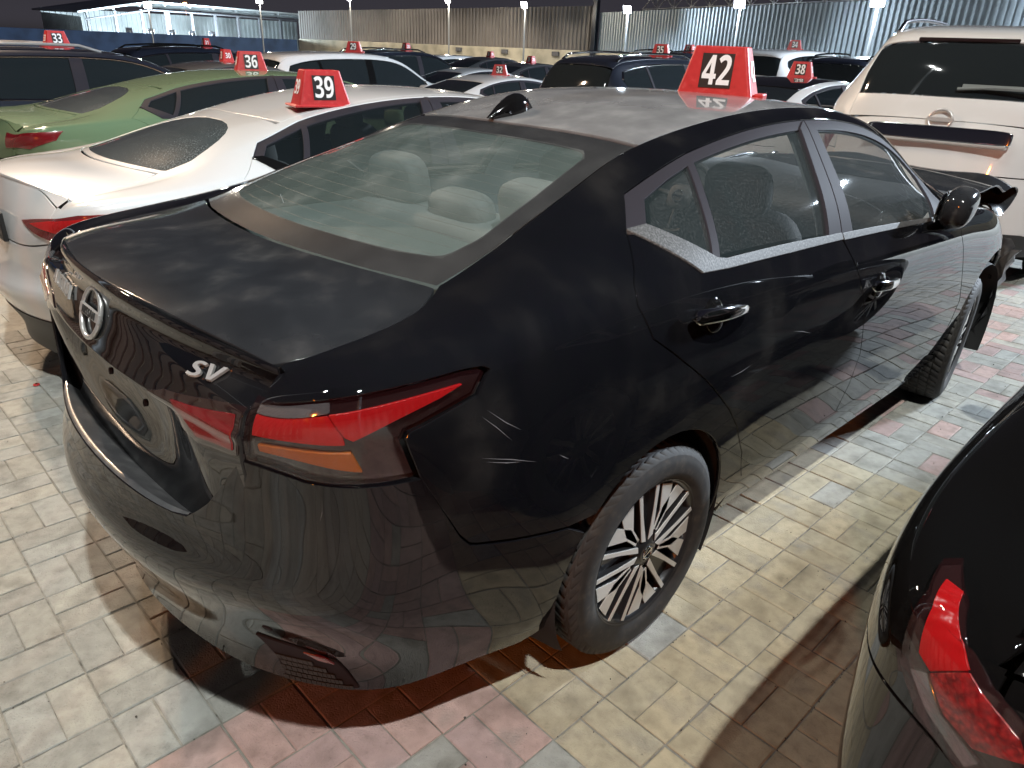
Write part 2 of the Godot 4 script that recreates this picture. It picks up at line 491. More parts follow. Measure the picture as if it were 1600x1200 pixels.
func suv_upper() -> PackedVector3Array:
	return v3([
		-1.02, 1.1, 0, -1, 1.1, 0.28, -0.96, 1.09, 0.52, -0.91, 1.08, 0.66, -0.9, 1.075, 0.69, -0.885, 1.07, 0.71, -0.865, 1.065, 0.735,
		-1.005, 1.15, 0, -0.985, 1.15, 0.28, -0.95, 1.145, 0.52, -0.895, 1.14, 0.65, -0.88, 1.13, 0.69, -0.86, 1.12, 0.73, -0.83, 1.11, 0.77,
		-0.98, 1.24, 0, -0.96, 1.24, 0.28, -0.93, 1.235, 0.51, -0.875, 1.225, 0.635, -0.85, 1.21, 0.68, -0.82, 1.18, 0.735, -0.77, 1.15, 0.8,
		-0.91, 1.4, 0, -0.895, 1.4, 0.27, -0.865, 1.395, 0.49, -0.81, 1.38, 0.61, -0.78, 1.35, 0.66, -0.74, 1.29, 0.73, -0.68, 1.2, 0.82,
		-0.8, 1.56, 0, -0.79, 1.56, 0.26, -0.765, 1.55, 0.47, -0.71, 1.53, 0.58, -0.66, 1.47, 0.64, -0.6, 1.36, 0.73, -0.52, 1.23, 0.83,
		-0.68, 1.655, 0, -0.66, 1.655, 0.26, -0.63, 1.645, 0.46, -0.55, 1.62, 0.57, -0.46, 1.54, 0.635, -0.4, 1.4, 0.735, -0.34, 1.25, 0.835,
		-0.35, 1.7, 0, -0.34, 1.7, 0.27, -0.32, 1.69, 0.47, -0.25, 1.665, 0.58, -0.15, 1.6, 0.645, -0.1, 1.44, 0.74, -0.06, 1.26, 0.84,
		0.25, 1.735, 0, 0.25, 1.733, 0.28, 0.25, 1.722, 0.48, 0.25, 1.7, 0.59, 0.25, 1.63, 0.655, 0.25, 1.47, 0.745, 0.25, 1.27, 0.84,
		0.8, 1.74, 0, 0.8, 1.738, 0.28, 0.8, 1.727, 0.48, 0.8, 1.705, 0.59, 0.8, 1.64, 0.66, 0.8, 1.48, 0.75, 0.8, 1.27, 0.84,
		1.3, 1.725, 0, 1.3, 1.722, 0.28, 1.29, 1.712, 0.48, 1.28, 1.69, 0.59, 1.28, 1.63, 0.66, 1.28, 1.48, 0.75, 1.28, 1.265, 0.84,
		1.78, 1.64, 0, 1.77, 1.637, 0.28, 1.74, 1.63, 0.48, 1.7, 1.61, 0.595, 1.7, 1.56, 0.665, 1.7, 1.42, 0.75, 1.7, 1.25, 0.835,
		2.2, 1.44, 0, 2.18, 1.437, 0.29, 2.12, 1.43, 0.49, 2.05, 1.43, 0.61, 2.05, 1.38, 0.68, 2.05, 1.3, 0.75, 2.05, 1.21, 0.825,
		2.58, 1.22, 0, 2.56, 1.22, 0.3, 2.5, 1.21, 0.51, 2.4, 1.225, 0.64, 2.4, 1.19, 0.7, 2.4, 1.17, 0.75, 2.4, 1.14, 0.81,
		2.9, 1.15, 0, 2.89, 1.15, 0.3, 2.87, 1.145, 0.52, 2.84, 1.135, 0.66, 2.83, 1.12, 0.72, 2.82, 1.11, 0.77, 2.81, 1.09, 0.82,
		3.25, 1.1, 0, 3.24, 1.1, 0.3, 3.23, 1.095, 0.52, 3.21, 1.085, 0.65, 3.2, 1.07, 0.71, 3.2, 1.05, 0.76, 3.2, 1.02, 0.8,
		3.53, 1, 0, 3.52, 1, 0.29, 3.51, 0.995, 0.48, 3.49, 0.985, 0.6, 3.48, 0.97, 0.66, 3.48, 0.95, 0.7, 3.48, 0.92, 0.73,
		3.66, 0.88, 0, 3.655, 0.88, 0.22, 3.65, 0.875, 0.35, 3.64, 0.87, 0.42, 3.635, 0.86, 0.45, 3.63, 0.85, 0.47, 3.625, 0.84, 0.48,
	])

func suv_lower() -> PackedVector3Array:
	return v3([
		-1.02, 1.1, 0, -1.045, 0.98, 0, -1.06, 0.86, 0, -1.08, 0.74, 0, -1.1, 0.64, 0, -1.09, 0.5, 0, -1.06, 0.38, 0, -1.02, 0.28, 0,
		-1, 1.098, 0.28, -1.03, 0.98, 0.28, -1.05, 0.86, 0.26, -1.07, 0.74, 0.26, -1.085, 0.64, 0.26, -1.07, 0.5, 0.26, -1.045, 0.38, 0.26, -1, 0.28, 0.26,
		-0.955, 1.085, 0.54, -0.99, 0.97, 0.52, -1.02, 0.86, 0.48, -1.035, 0.74, 0.48, -1.045, 0.64, 0.48, -1.02, 0.5, 0.48, -0.99, 0.38, 0.48, -0.95, 0.28, 0.48,
		-0.85, 1.06, 0.755, -0.9, 0.97, 0.72, -0.92, 0.86, 0.72, -0.93, 0.74, 0.71, -0.94, 0.64, 0.69, -0.91, 0.5, 0.68, -0.88, 0.38, 0.68, -0.85, 0.28, 0.68,
		-0.8, 1.1, 0.8, -0.8, 0.98, 0.82, -0.8, 0.86, 0.83, -0.79, 0.74, 0.825, -0.79, 0.64, 0.81, -0.76, 0.5, 0.79, -0.73, 0.38, 0.78, -0.71, 0.28, 0.75,
		-0.73, 1.12, 0.835, -0.72, 0.99, 0.862, -0.71, 0.86, 0.872, -0.69, 0.74, 0.872, -0.68, 0.63, 0.868, -0.66, 0.5, 0.86, -0.64, 0.38, 0.84, -0.62, 0.28, 0.8,
		-0.63, 1.13, 0.855, -0.61, 0.99, 0.885, -0.6, 0.86, 0.896, -0.58, 0.74, 0.898, -0.57, 0.62, 0.895, -0.55, 0.5, 0.885, -0.54, 0.38, 0.865, -0.52, 0.28, 0.82,
		-0.46, 1.135, 0.865, -0.44, 0.99, 0.895, -0.42, 0.86, 0.908, -0.41, 0.74, 0.912, -0.4, 0.62, 0.91, -0.39, 0.5, 0.9, -0.38, 0.38, 0.88, -0.36, 0.28, 0.835,
		-0.26, 1.14, 0.87, -0.24, 0.99, 0.9, -0.22, 0.86, 0.914, -0.2, 0.74, 0.917, -0.19, 0.62, 0.915, -0.18, 0.5, 0.905, -0.17, 0.38, 0.888, -0.16, 0.29, 0.85,
		0, 1.14, 0.872, 0.03, 0.99, 0.902, 0.05, 0.86, 0.916, 0.06, 0.74, 0.918, 0.06, 0.62, 0.915, 0.06, 0.5, 0.905, 0.06, 0.39, 0.89, 0.06, 0.31, 0.855,
		0.3, 1.135, 0.872, 0.33, 0.99, 0.903, 0.34, 0.86, 0.917, 0.35, 0.74, 0.917, 0.35, 0.62, 0.913, 0.35, 0.5, 0.903, 0.35, 0.39, 0.89, 0.35, 0.31, 0.855,
		0.8, 1.13, 0.872, 0.8, 0.985, 0.903, 0.8, 0.86, 0.917, 0.8, 0.74, 0.917, 0.8, 0.62, 0.91, 0.8, 0.5, 0.9, 0.8, 0.39, 0.888, 0.8, 0.31, 0.855,
		1.28, 1.125, 0.872, 1.28, 0.98, 0.903, 1.28, 0.86, 0.917, 1.28, 0.74, 0.917, 1.28, 0.62, 0.91, 1.28, 0.5, 0.9, 1.28, 0.39, 0.888, 1.28, 0.31, 0.855,
		1.7, 1.115, 0.868, 1.7, 0.975, 0.9, 1.7, 0.86, 0.916, 1.7, 0.74, 0.917, 1.7, 0.62, 0.912, 1.7, 0.5, 0.902, 1.7, 0.39, 0.89, 1.7, 0.31, 0.855,
		2.05, 1.1, 0.862, 2.05, 0.97, 0.897, 2.05, 0.85, 0.914, 2.05, 0.74, 0.917, 2.05, 0.62, 0.914, 2.05, 0.5, 0.905, 2.05, 0.39, 0.89, 2.05, 0.31, 0.855,
		2.4, 1.085, 0.855, 2.4, 0.96, 0.892, 2.4, 0.85, 0.911, 2.4, 0.74, 0.915, 2.4, 0.62, 0.913, 2.4, 0.5, 0.906, 2.4, 0.39, 0.89, 2.4, 0.3, 0.855,
		2.81, 1.05, 0.845, 2.82, 0.95, 0.885, 2.83, 0.84, 0.905, 2.83, 0.73, 0.91, 2.83, 0.61, 0.908, 2.83, 0.5, 0.9, 2.83, 0.38, 0.88, 2.83, 0.29, 0.84,
		3.2, 0.97, 0.815, 3.22, 0.9, 0.855, 3.23, 0.81, 0.88, 3.24, 0.71, 0.885, 3.24, 0.6, 0.88, 3.23, 0.49, 0.87, 3.21, 0.38, 0.85, 3.17, 0.28, 0.8,
		3.48, 0.88, 0.735, 3.52, 0.84, 0.76, 3.54, 0.77, 0.775, 3.55, 0.68, 0.775, 3.55, 0.58, 0.77, 3.53, 0.48, 0.75, 3.5, 0.38, 0.73, 3.45, 0.28, 0.7,
		3.625, 0.82, 0.49, 3.68, 0.79, 0.49, 3.71, 0.73, 0.49, 3.72, 0.65, 0.48, 3.71, 0.56, 0.48, 3.69, 0.47, 0.47, 3.65, 0.38, 0.47, 3.6, 0.27, 0.47,
		3.68, 0.81, 0, 3.74, 0.77, 0, 3.77, 0.71, 0, 3.78, 0.63, 0, 3.77, 0.55, 0, 3.74, 0.46, 0, 3.7, 0.37, 0, 3.65, 0.26, 0,
	])

func v3(a: Array) -> PackedVector3Array:
	var o := PackedVector3Array()
	for k in range(0, a.size(), 3):
		o.append(Vector3(a[k], a[k + 1], a[k + 2]))
	return o

# ---------- naming and tagging
func numbered(called: String, under: Node) -> String:
	if not under.has_node(NodePath(called)):
		return called
	var k := 1
	while under.has_node(NodePath("%s_%03d" % [called, k])):
		k += 1
	return "%s_%03d" % [called, k]

func tag(o: Node, label: String, category: String, group := "", kind := "") -> Node:
	if label: o.set_meta("label", label)
	if category: o.set_meta("category", category)
	if group: o.set_meta("group", group)
	if kind: o.set_meta("kind", kind)
	return o

var counts := {}
func put(called: String, m: Mesh, mat: Material, parent: Node = self, at := Transform3D()) -> MeshInstance3D:
	var o := MeshInstance3D.new()
	o.mesh = m
	o.material_override = mat
	var key := "%d/%s" % [parent.get_instance_id(), called]
	var c: int = counts.get(key, 0)
	counts[key] = c + 1
	o.name = called if c == 0 else "%s_%03d" % [called, c]
	o.transform = at
	parent.add_child(o, true)
	return o

func group_node(called: String, parent: Node = self, at := Transform3D()) -> Node3D:
	var o := Node3D.new()
	var key := "%d/%s" % [parent.get_instance_id(), called]
	var c: int = counts.get(key, 0)
	counts[key] = c + 1
	o.name = called if c == 0 else "%s_%03d" % [called, c]
	o.transform = at
	parent.add_child(o, true)
	return o

# ---------- shapes
func xf(p := Vector3.ZERO, r := Vector3.ZERO) -> Transform3D:
	return Transform3D(Basis.from_euler(r), p)

func box(b: MB, c: Vector3, s: Vector3, bev := 0.0, t := Transform3D()) -> void:
	# a box with chamfered edges
	var h := s * 0.5
	var e := minf(bev, minf(h.x, minf(h.y, h.z)) * 0.9)
	if e <= 0.0:
		for ax in 3:
			for sg in [-1, 1]:
				var u := Vector3.ZERO; u[(ax + 1) % 3] = h[(ax + 1) % 3]
				var w := Vector3.ZERO; w[(ax + 2) % 3] = h[(ax + 2) % 3]
				var o := Vector3.ZERO; o[ax] = h[ax] * sg
				var f := [c + o - u - w, c + o + u - w, c + o + u + w, c + o - u + w]
				if sg < 0: f.reverse()
				b.flat([t * f[0], t * f[1], t * f[2], t * f[3]])
		return
	for ax in 3:
		var a1 := (ax + 1) % 3
		var a2 := (ax + 2) % 3
		for sg in [-1, 1]:
			var f := []
			for k in [[-1, -1], [1, -1], [1, 1], [-1, 1]]:
				var p := Vector3.ZERO
				p[ax] = h[ax] * sg; p[a1] = (h[a1] - e) * k[0]; p[a2] = (h[a2] - e) * k[1]
				f.append(t * (c + p))
			if sg < 0: f.reverse()
			b.flat(f)
		for s1 in [-1, 1]:
			for s2 in [-1, 1]:
				var f := []
				for k in [[0, -1], [0, 1], [1, 1], [1, -1]]:
					var p := Vector3.ZERO
					p[ax] = (h[ax] - e) * k[1]
					p[a1] = (h[a1] if k[0] == 0 else h[a1] - e) * s1
					p[a2] = (h[a2] - e if k[0] == 0 else h[a2]) * s2
					f.append(t * (c + p))
				if ((f[1] - f[0]) as Vector3).cross(f[2] - f[0]).dot(t.basis * (Vector3(0, 0, 0) + unit(a1) * s1 + unit(a2) * s2)) < 0: f.reverse()
				b.flat(f)
	for sx in [-1, 1]:
		for sy in [-1, 1]:
			for sz in [-1, 1]:
				var p := [Vector3(h.x * sx, (h.y - e) * sy, (h.z - e) * sz), Vector3((h.x - e) * sx, h.y * sy, (h.z - e) * sz), Vector3((h.x - e) * sx, (h.y - e) * sy, h.z * sz)]
				var f := [t * (c + p[0]), t * (c + p[1]), t * (c + p[2])]
				if sx * sy * sz < 0: f.reverse()
				b.flat(f)

func unit(ax: int) -> Vector3:
	var p := Vector3.ZERO
	p[ax] = 1.0
	return p

func box_mesh(c: Vector3, s: Vector3, bev := 0.0, t := Transform3D()) -> ArrayMesh:
	var b := MB.new()
	box(b, c, s, bev, t)
	return b.mesh()

func tube(b: MB, path: Array, r: float, seg := 8, caps := true, r2 := -1.0) -> void:
	var rows := []
	var up := Vector3(0.13, 0.97, 0.21)
	var n := path.size()
	for k in n:
		var d: Vector3 = (path[mini(k + 1, n - 1)] - path[maxi(k - 1, 0)]).normalized()
		var x := d.cross(up)
		if x.length() < 0.1:
			x = d.cross(Vector3(1, 0.1, 0))
		x = x.normalized()
		var y := x.cross(d)
		var row := []
		var rr := r if r2 < 0 else lerpf(r, r2, float(k) / (n - 1))
		for s in seg:
			var a := TAU * s / seg
			row.append(path[k] + (x * cos(a) + y * sin(a)) * rr)
		rows.append(row)
	var i0 := b.v.size()
	b.grid(rows, true)
	# make the normals point outwards
	for k in n:
		for s in seg:
			var o: Vector3 = (rows[k][s] - path[k]).normalized()
			if b.n[i0 + k * seg + s].dot(o) < 0:
				b.n[i0 + k * seg + s] = -b.n[i0 + k * seg + s]
	b_fix(b, i0)
	if caps:
		for e in [0, n - 1]:
			var f: Array = rows[e].duplicate()
			var d: Vector3 = (path[0] - path[1]) if e == 0 else (path[n - 1] - path[n - 2])
			if ((f[1] - f[0]) as Vector3).cross(f[2] - f[0]).dot(d) < 0: f.reverse()
			b.flat(f)

func b_fix(b: MB, from: int) -> void:
	# turn triangles whose winding disagrees with their normals
	for k in range(0, b.ix.size(), 3):
		var i := b.ix[k]
		if i < from:
			continue
		var f := (b.v[b.ix[k + 1]] - b.v[i]).cross(b.v[b.ix[k + 2]] - b.v[i])
		if f.dot(b.n[i] + b.n[b.ix[k + 1]] + b.n[b.ix[k + 2]]) > 0.0:
			var w := b.ix[k + 1]
			b.ix[k + 1] = b.ix[k + 2]
			b.ix[k + 2] = w

func lathe(b: MB, prof: Array, seg: int, t := Transform3D(), sharp := false) -> void:
	# profile of (radius, height) turned about the local z axis; the outside lies to the right of its direction
	for k in prof.size() - 1 if sharp else 1:
		var rows := []
		var part: Array = [prof[k], prof[k + 1]] if sharp else prof
		for q in part:
			var row := []
			for s in seg:
				var a := TAU * s / seg
				row.append(t * Vector3(q.x * cos(a), q.x * sin(a), q.y))
			rows.append(row)
		b.grid(rows, true)

func prism(b: MB, outline: PackedVector2Array, z0: float, z1: float, t := Transform3D(), bev := 0.0) -> void:
	# an outline in the local xy plane given depth along z, its front (z1) edge chamfered
	var p := outline
	if Geometry2D.is_polygon_clockwise(p):
		p.reverse()
	var top := p
	if bev > 0.0:
		var off := Geometry2D.offset_polygon(p, -bev, Geometry2D.JOIN_MITER)
		if off.size() == 1 and off[0].size() == p.size():
			# match the corners by nearness
			var o := PackedVector2Array()
			for q in p:
				var best: Vector2 = off[0][0]
				for w in off[0]:
					if w.distance_to(q) < best.distance_to(q): best = w
				o.append(best)
			top = o
	for end in 2:
		var pp := p if end == 0 else top
		var z := z0 if end == 0 else z1
		var nn := t.basis * Vector3(0, 0, -1 if end == 0 else 1)
		var i0 := b.v.size()
		for q in pp:
			b.vert(t * Vector3(q.x, q.y, z), nn.normalized(), q)
		var tr := Geometry2D.triangulate_polygon(pp)
		for k in range(0, tr.size(), 3):
			b.tri(i0 + tr[k], i0 + tr[k + 1], i0 + tr[k + 2])
	for k in p.size():
		var k2 := (k + 1) % p.size()
		var zz := z1 - (bev if top != p else 0.0)
		b.flat([t * Vector3(p[k].x, p[k].y, z0), t * Vector3(p[k2].x, p[k2].y, z0), t * Vector3(p[k2].x, p[k2].y, zz), t * Vector3(p[k].x, p[k].y, zz)])
		if top != p:
			b.flat([t * Vector3(p[k].x, p[k].y, zz), t * Vector3(p[k2].x, p[k2].y, zz), t * Vector3(top[k2].x, top[k2].y, z1), t * Vector3(top[k].x, top[k].y, z1)])

func v2s(a: Array) -> PackedVector2Array:
	var o := PackedVector2Array()
	for k in range(0, a.size(), 2):
		o.append(Vector2(a[k], a[k + 1]))
	return o

func blob(b: MB, c: Vector3, s: Vector3, pw := 0.5, t := Transform3D(), nu := 20, nv := 12) -> void:
	# a superellipsoid: a cushion, a headrest, a mirror cap
	var rows := []
	for r in nv + 1:
		var la := PI * (float(r) / nv - 0.5)
		var row := []
		for k in nu:
			var lo := TAU * k / nu
			var p := Vector3(pz(cos(la), pw) * pz(cos(lo), pw), pz(sin(la), pw), pz(cos(la), pw) * pz(sin(lo), pw))
			row.append(t * (c + p * s * 0.5))
		rows.append(row)
	var i0 := b.v.size()
	b.grid(rows, true)
	for k in range(i0, b.v.size()):
		if b.n[k].dot(b.v[k] - t * c) < 0: b.n[k] = -b.n[k]
	for k in nu:
		b.n[i0 + k] = t.basis * Vector3.DOWN
		b.n[i0 + nv * nu + k] = t.basis * Vector3.UP
	b_fix(b, i0)

func pz(x: float, e: float) -> float:
	return signf(x) * pow(absf(x), e)

# ---------- materials
var M := {}
func srgb(r: float, g: float, b: float) -> Color:
	return Color(r, g, b).linear_to_srgb()

func mat(called: String, c: Color, rough: float, o := {}) -> StandardMaterial3D:
	var m := StandardMaterial3D.new()
	m.resource_name = called
	m.albedo_color = c.linear_to_srgb()
	m.roughness = rough
	m.metallic = o.get("metal", 0.0)
	m.metallic_specular = o.get("spec", 0.5)
	if o.has("coat"):
		m.clearcoat_enabled = true
		m.clearcoat = o.coat
		m.clearcoat_roughness = o.get("coat_rough", 0.03)
	if o.has("alpha"):
		m.transparency = BaseMaterial3D.TRANSPARENCY_ALPHA
		m.albedo_color.a = o.alpha
	if o.has("emit"):
		m.emission_enabled = true
		m.emission = (o.emit as Color).linear_to_srgb()
		m.emission_energy_multiplier = o.get("power", 1.0)
	if o.has("tex"):
		m.albedo_texture = o.tex
		m.uv1_triplanar = true
		m.uv1_world_triplanar = o.get("world", false)
		m.uv1_scale = Vector3.ONE * o.get("scale", 1.0)
	if o.has("rough_tex"):
		m.roughness_texture = o.rough_tex
		m.uv1_triplanar = true
		m.uv1_world_triplanar = o.get("world", false)
		m.uv1_scale = Vector3.ONE * o.get("scale", 1.0)
	if o.has("bump"):
		m.heightmap_enabled = true
		m.heightmap_texture = o.bump
		m.heightmap_scale = o.get("bump_cm", 0.1)
		m.uv1_triplanar = true
		m.uv1_world_triplanar = o.get("world", false)
		m.uv1_scale = Vector3.ONE * o.get("scale", 1.0)
	M[called] = m
	return m

func noise_tex(sd: int, freq: float, oct: int, stops: Array, size := 512, kind := FastNoiseLite.TYPE_SIMPLEX_SMOOTH) -> NoiseTexture2D:
	var t := NoiseTexture2D.new()
	var n := FastNoiseLite.new()
	n.noise_type = kind
	n.seed = sd
	n.frequency = freq
	n.fractal_octaves = oct
	t.noise = n
	t.width = size
	t.height = size
	t.seamless = true
	t.seamless_blend_skirt = 0.25
	if stops.size():
		var g := Gradient.new()
		var offs := PackedFloat32Array()
		var cols := PackedColorArray()
		for s in stops:
			offs.append(s[0])
			cols.append((s[1] as Color).linear_to_srgb())
		g.offsets = offs
		g.colors = cols
		t.color_ramp = g
	return t

func grey(x: float) -> Color:
	return Color(x, x, x)

func ribs() -> ImageTexture:
	# fine upright ribs, for the relief inside lamps
	var im := Image.create(64, 8, false, Image.FORMAT_RGB8)
	for x in 64:
		var h := 0.5 + 0.5 * cos(TAU * x / 8.0)
		for y in 8:
			im.set_pixel(x, y, Color(h, h, h))
	return ImageTexture.create_from_image(im)

func materials() -> void:
	var dust := noise_tex(3, 0.006, 5, [[0.0, Color(0.0040, 0.0042, 0.0055)], [0.5, Color(0.0055, 0.0058, 0.0075)], [0.68, Color(0.009, 0.009, 0.010)], [1.0, Color(0.026, 0.025, 0.024)]])
	var roof_dust := noise_tex(5, 0.014, 6, [[0.0, Color(0.135, 0.136, 0.140)], [0.5, Color(0.18, 0.181, 0.185)], [1.0, Color(0.27, 0.27, 0.27)]])
	var deck_dust := noise_tex(8, 0.012, 6, [[0.0, Color(0.014, 0.0155, 0.018)], [0.5, Color(0.021, 0.023, 0.026)], [0.72, Color(0.032, 0.033, 0.035)], [1.0, Color(0.07, 0.07, 0.07)]])
	var speck := noise_tex(11, 0.21, 3, [[0.0, grey(0.3)], [0.55, grey(0.55)], [1.0, grey(1.0)]])
	var grain := noise_tex(17, 0.09, 5, [[0.0, grey(0.55)], [0.5, grey(0.8)], [1.0, grey(1.0)]])
	var rough := noise_tex(23, 0.02, 5, [[0.0, grey(0.03)], [0.55, grey(0.07)], [1.0, grey(0.34)]])
	mat("black_paint", grey(1), 0.6, {"spec": 0.0, "tex": dust, "scale": 0.9, "coat": 1.0, "coat_rough": 0.012})
	mat("dusty_roof", grey(1), 0.7, {"spec": 0.0, "tex": roof_dust, "scale": 0.8, "coat": 0.9, "coat_rough": 0.06})
	mat("dusty_deck", grey(1), 0.7, {"spec": 0.0, "tex": deck_dust, "scale": 0.9, "coat": 1.0, "coat_rough": 0.10})
	mat("black_paint_clean", grey(0.004), 0.6, {"spec": 0.0, "coat": 1.0, "coat_rough": 0.015})
	mat("black_gloss", grey(0.006), 0.06, {"coat": 1.0, "coat_rough": 0.02})
	mat("black_plastic", grey(0.018), 0.5, {"bump": grain, "bump_cm": 0.02, "scale": 6.0})
	mat("black_trim", Color(0.030, 0.027, 0.033), 0.62, {"spec": 0.16})
	mat("satin_silver", Color(0.62, 0.61, 0.60), 0.28, {"metal": 0.55, "coat": 0.6})
	mat("scratch", Color(0.16, 0.16, 0.17), 0.7)
	var film := noise_tex(44, 0.008, 5, [[0.0, Color(0.5, 0.55, 0.53, 0.02)], [0.45, Color(0.45, 0.52, 0.50, 0.04)], [0.75, Color(0.48, 0.53, 0.51, 0.11)], [1.0, Color(0.5, 0.53, 0.51, 0.26)]])
	mat("dust_film", grey(1), 0.9, {"tex": film, "scale": 1.1, "alpha": 1.0})
	var specks := noise_tex(45, 0.16, 3, [[0.0, Color(0.5, 0.5, 0.5, 0.0)], [0.5, Color(0.4, 0.42, 0.42, 0.015)], [0.7, Color(0.45, 0.47, 0.47, 0.05)], [1.0, Color(0.55, 0.57, 0.57, 0.26)]])
	mat("dust_specks", grey(1), 0.9, {"tex": specks, "scale": 1.7, "alpha": 1.0})
	mat("scuffed", grey(1), 0.38, {"tex": noise_tex(27, 0.03, 5, [[0.0, Color(0.045, 0.046, 0.05)], [0.5, Color(0.07, 0.07, 0.073)], [1.0, Color(0.15, 0.15, 0.15)]], 256), "scale": 2.0, "coat": 0.5, "coat_rough": 0.12})
	mat("dark_chrome", Color(0.30, 0.30, 0.33), 0.22, {"metal": 1.0})
	mat("dusty_chrome", grey(1), 0.6, {"metal": 0.2, "spec": 0.3, "tex": noise_tex(29, 0.12, 4, [[0.0, grey(0.05)], [0.5, grey(0.09)], [0.7, grey(0.20)], [1.0, grey(0.36)]], 256), "scale": 5.0})
	mat("chrome", grey(0.75), 0.08, {"metal": 1.0})
	mat("chrome_worn", grey(0.72), 0.24, {"metal": 0.85})
	mat("rubber", Color(1, 1, 1), 0.72, {"tex": noise_tex(31, 0.03, 4, [[0.0, Color(0.014, 0.013, 0.013)], [0.6, Color(0.024, 0.021, 0.019)], [1.0, Color(0.06, 0.048, 0.036)]], 256), "scale": 3.0})
	mat("rim_dark", Color(0.035, 0.035, 0.038), 0.3, {"metal": 0.6, "coat": 0.6})
	mat("rim_face", Color(0.60, 0.59, 0.56), 0.36, {"metal": 0.35})
	mat("disc", Color(0.16, 0.13, 0.12), 0.45, {"metal": 0.7})
	mat("under", grey(0.012), 0.9)
	mat("liner", grey(0.010), 0.8)
	mat("glass_rear", Color(0.15, 0.215, 0.205), 0.02, {"alpha": 0.30})
	mat("glass_side", Color(0.045, 0.062, 0.064), 0.02, {"alpha": 0.34})
	mat("glass_clear", Color(0.5, 0.6, 0.57), 0.02, {"alpha": 0.06})
	mat("glass_dark", Color(0.012, 0.016, 0.018), 0.03, {"alpha": 0.62})
	mat("glass_tint", Color(0.014, 0.018, 0.020), 0.04, {"coat": 0.5})
	mat("glass_wet", grey(1), 0.12, {"tex": noise_tex(37, 0.11, 2, [[0.0, Color(0.020, 0.028, 0.031)], [0.48, Color(0.045, 0.060, 0.064)], [0.62, Color(0.10, 0.12, 0.125)], [1.0, Color(0.48, 0.52, 0.53)]], 512), "scale": 1.6, "coat": 0.8})
	mat("frit", grey(1), 0.2, {"tex": roof_dust, "scale": 0.9, "coat": 0.8, "coat_rough": 0.08})
	M["frit"].albedo_color = srgb(0.20, 0.205, 0.205)
	mat("lamp_red", Color(0.50, 0.008, 0.010), 0.25, {"bump": ribs(), "bump_cm": 0.10, "scale": 9.0, "emit": Color(0.3, 0.004, 0.006), "power": 0.0})
	M["lamp_red"].emission_enabled = false
	mat("lamp_dark_red", Color(0.16, 0.006, 0.009), 0.2, {"coat": 1.0})
	mat("lamp_amber", Color(0.46, 0.13, 0.012), 0.25, {"bump": ribs(), "bump_cm": 0.12, "scale": 7.0})
	mat("lamp_facets", grey(1), 0.18, {"tex": noise_tex(33, 0.09, 2, [[0.0, Color(0.62, 0.03, 0.03)], [0.35, Color(0.34, 0.008, 0.01)], [0.7, Color(0.10, 0.002, 0.004)], [1.0, Color(0.72, 0.10, 0.08)]], 256, FastNoiseLite.TYPE_CELLULAR), "scale": 4.0, "coat": 1.0, "bump": noise_tex(34, 0.1, 1, [], 256, FastNoiseLite.TYPE_CELLULAR), "bump_cm": 0.25})
	mat("lamp_smoke", Color(0.018, 0.010, 0.010), 0.08, {"coat": 1.0})
	mat("lamp_clear", Color(0.30, 0.32, 0.34), 0.1, {"metal": 0.7, "coat": 1.0})
	mat("lens", Color(0.030, 0.006, 0.006), 0.015, {"alpha": 0.20})
	mat("seat", Color(0.30, 0.32, 0.31), 0.75)
	mat("seat_mid", Color(0.15, 0.175, 0.175), 0.8)
	mat("shelf_grey", Color(0.075, 0.10, 0.10), 0.85)
	mat("seat_dark", Color(0.03, 0.032, 0.034), 0.75)
	mat("dash", Color(0.022, 0.023, 0.024), 0.6)
	mat("headliner", Color(0.30, 0.31, 0.30), 0.9)
	mat("inner_grey", Color(0.07, 0.08, 0.08), 0.8)
	mat("wire", Color(0.05, 0.04, 0.035), 0.6)
	var pearl := noise_tex(41, 0.004, 3, [[0.0, grey(0.60)], [0.5, grey(0.64)], [1.0, grey(0.68)]], 256)
	mat("white_paint", grey(1), 0.32, {"tex": pearl, "scale": 0.7, "coat": 1.0, "coat_rough": 0.04})
	mat("cream_paint", Color(0.66, 0.67, 0.665), 0.32, {"coat": 1.0, "coat_rough": 0.04})
	mat("green_paint", Color(0.125, 0.185, 0.105), 0.6, {"spec": 0.1, "coat": 0.9, "coat_rough": 0.06})
	mat("navy_paint", Color(0.014, 0.018, 0.030), 0.3, {"metal": 0.2, "coat": 1.0, "coat_rough": 0.04})
	mat("grey_paint", Color(0.13, 0.135, 0.14), 0.32, {"metal": 0.5, "coat": 1.0, "coat_rough": 0.04})
	mat("silver_paint", Color(0.45, 0.46, 0.47), 0.32, {"metal": 0.6, "coat": 1.0, "coat_rough": 0.04})
	mat("red_plastic", grey(1), 0.42, {"tex": noise_tex(43, 0.02, 5, [[0.0, Color(0.34, 0.02, 0.02)], [0.3, Color(0.46, 0.024, 0.026)], [0.7, Color(0.50, 0.03, 0.032)], [1.0, Color(0.58, 0.10, 0.09)]], 256), "scale": 4.0})
	mat("decal_black", grey(0.02), 0.4)
	mat("decal_white", grey(0.82), 0.5)
	mat("steel_pole", Color(0.35, 0.36, 0.37), 0.5, {"metal": 0.6})
	mat("lamp_case", Color(0.10, 0.10, 0.11), 0.5)
	mat("lamp_glow", grey(0.9), 0.5, {"emit": Color(1.0, 0.97, 0.93), "power": 30.0})
	mat("lamp_glow_cool", grey(0.9), 0.5, {"emit": Color(0.86, 0.94, 1.0), "power": 30.0})
	mat("lamp_glow_orange", grey(0.9), 0.5, {"emit": Color(1.0, 0.45, 0.10), "power": 14.0})

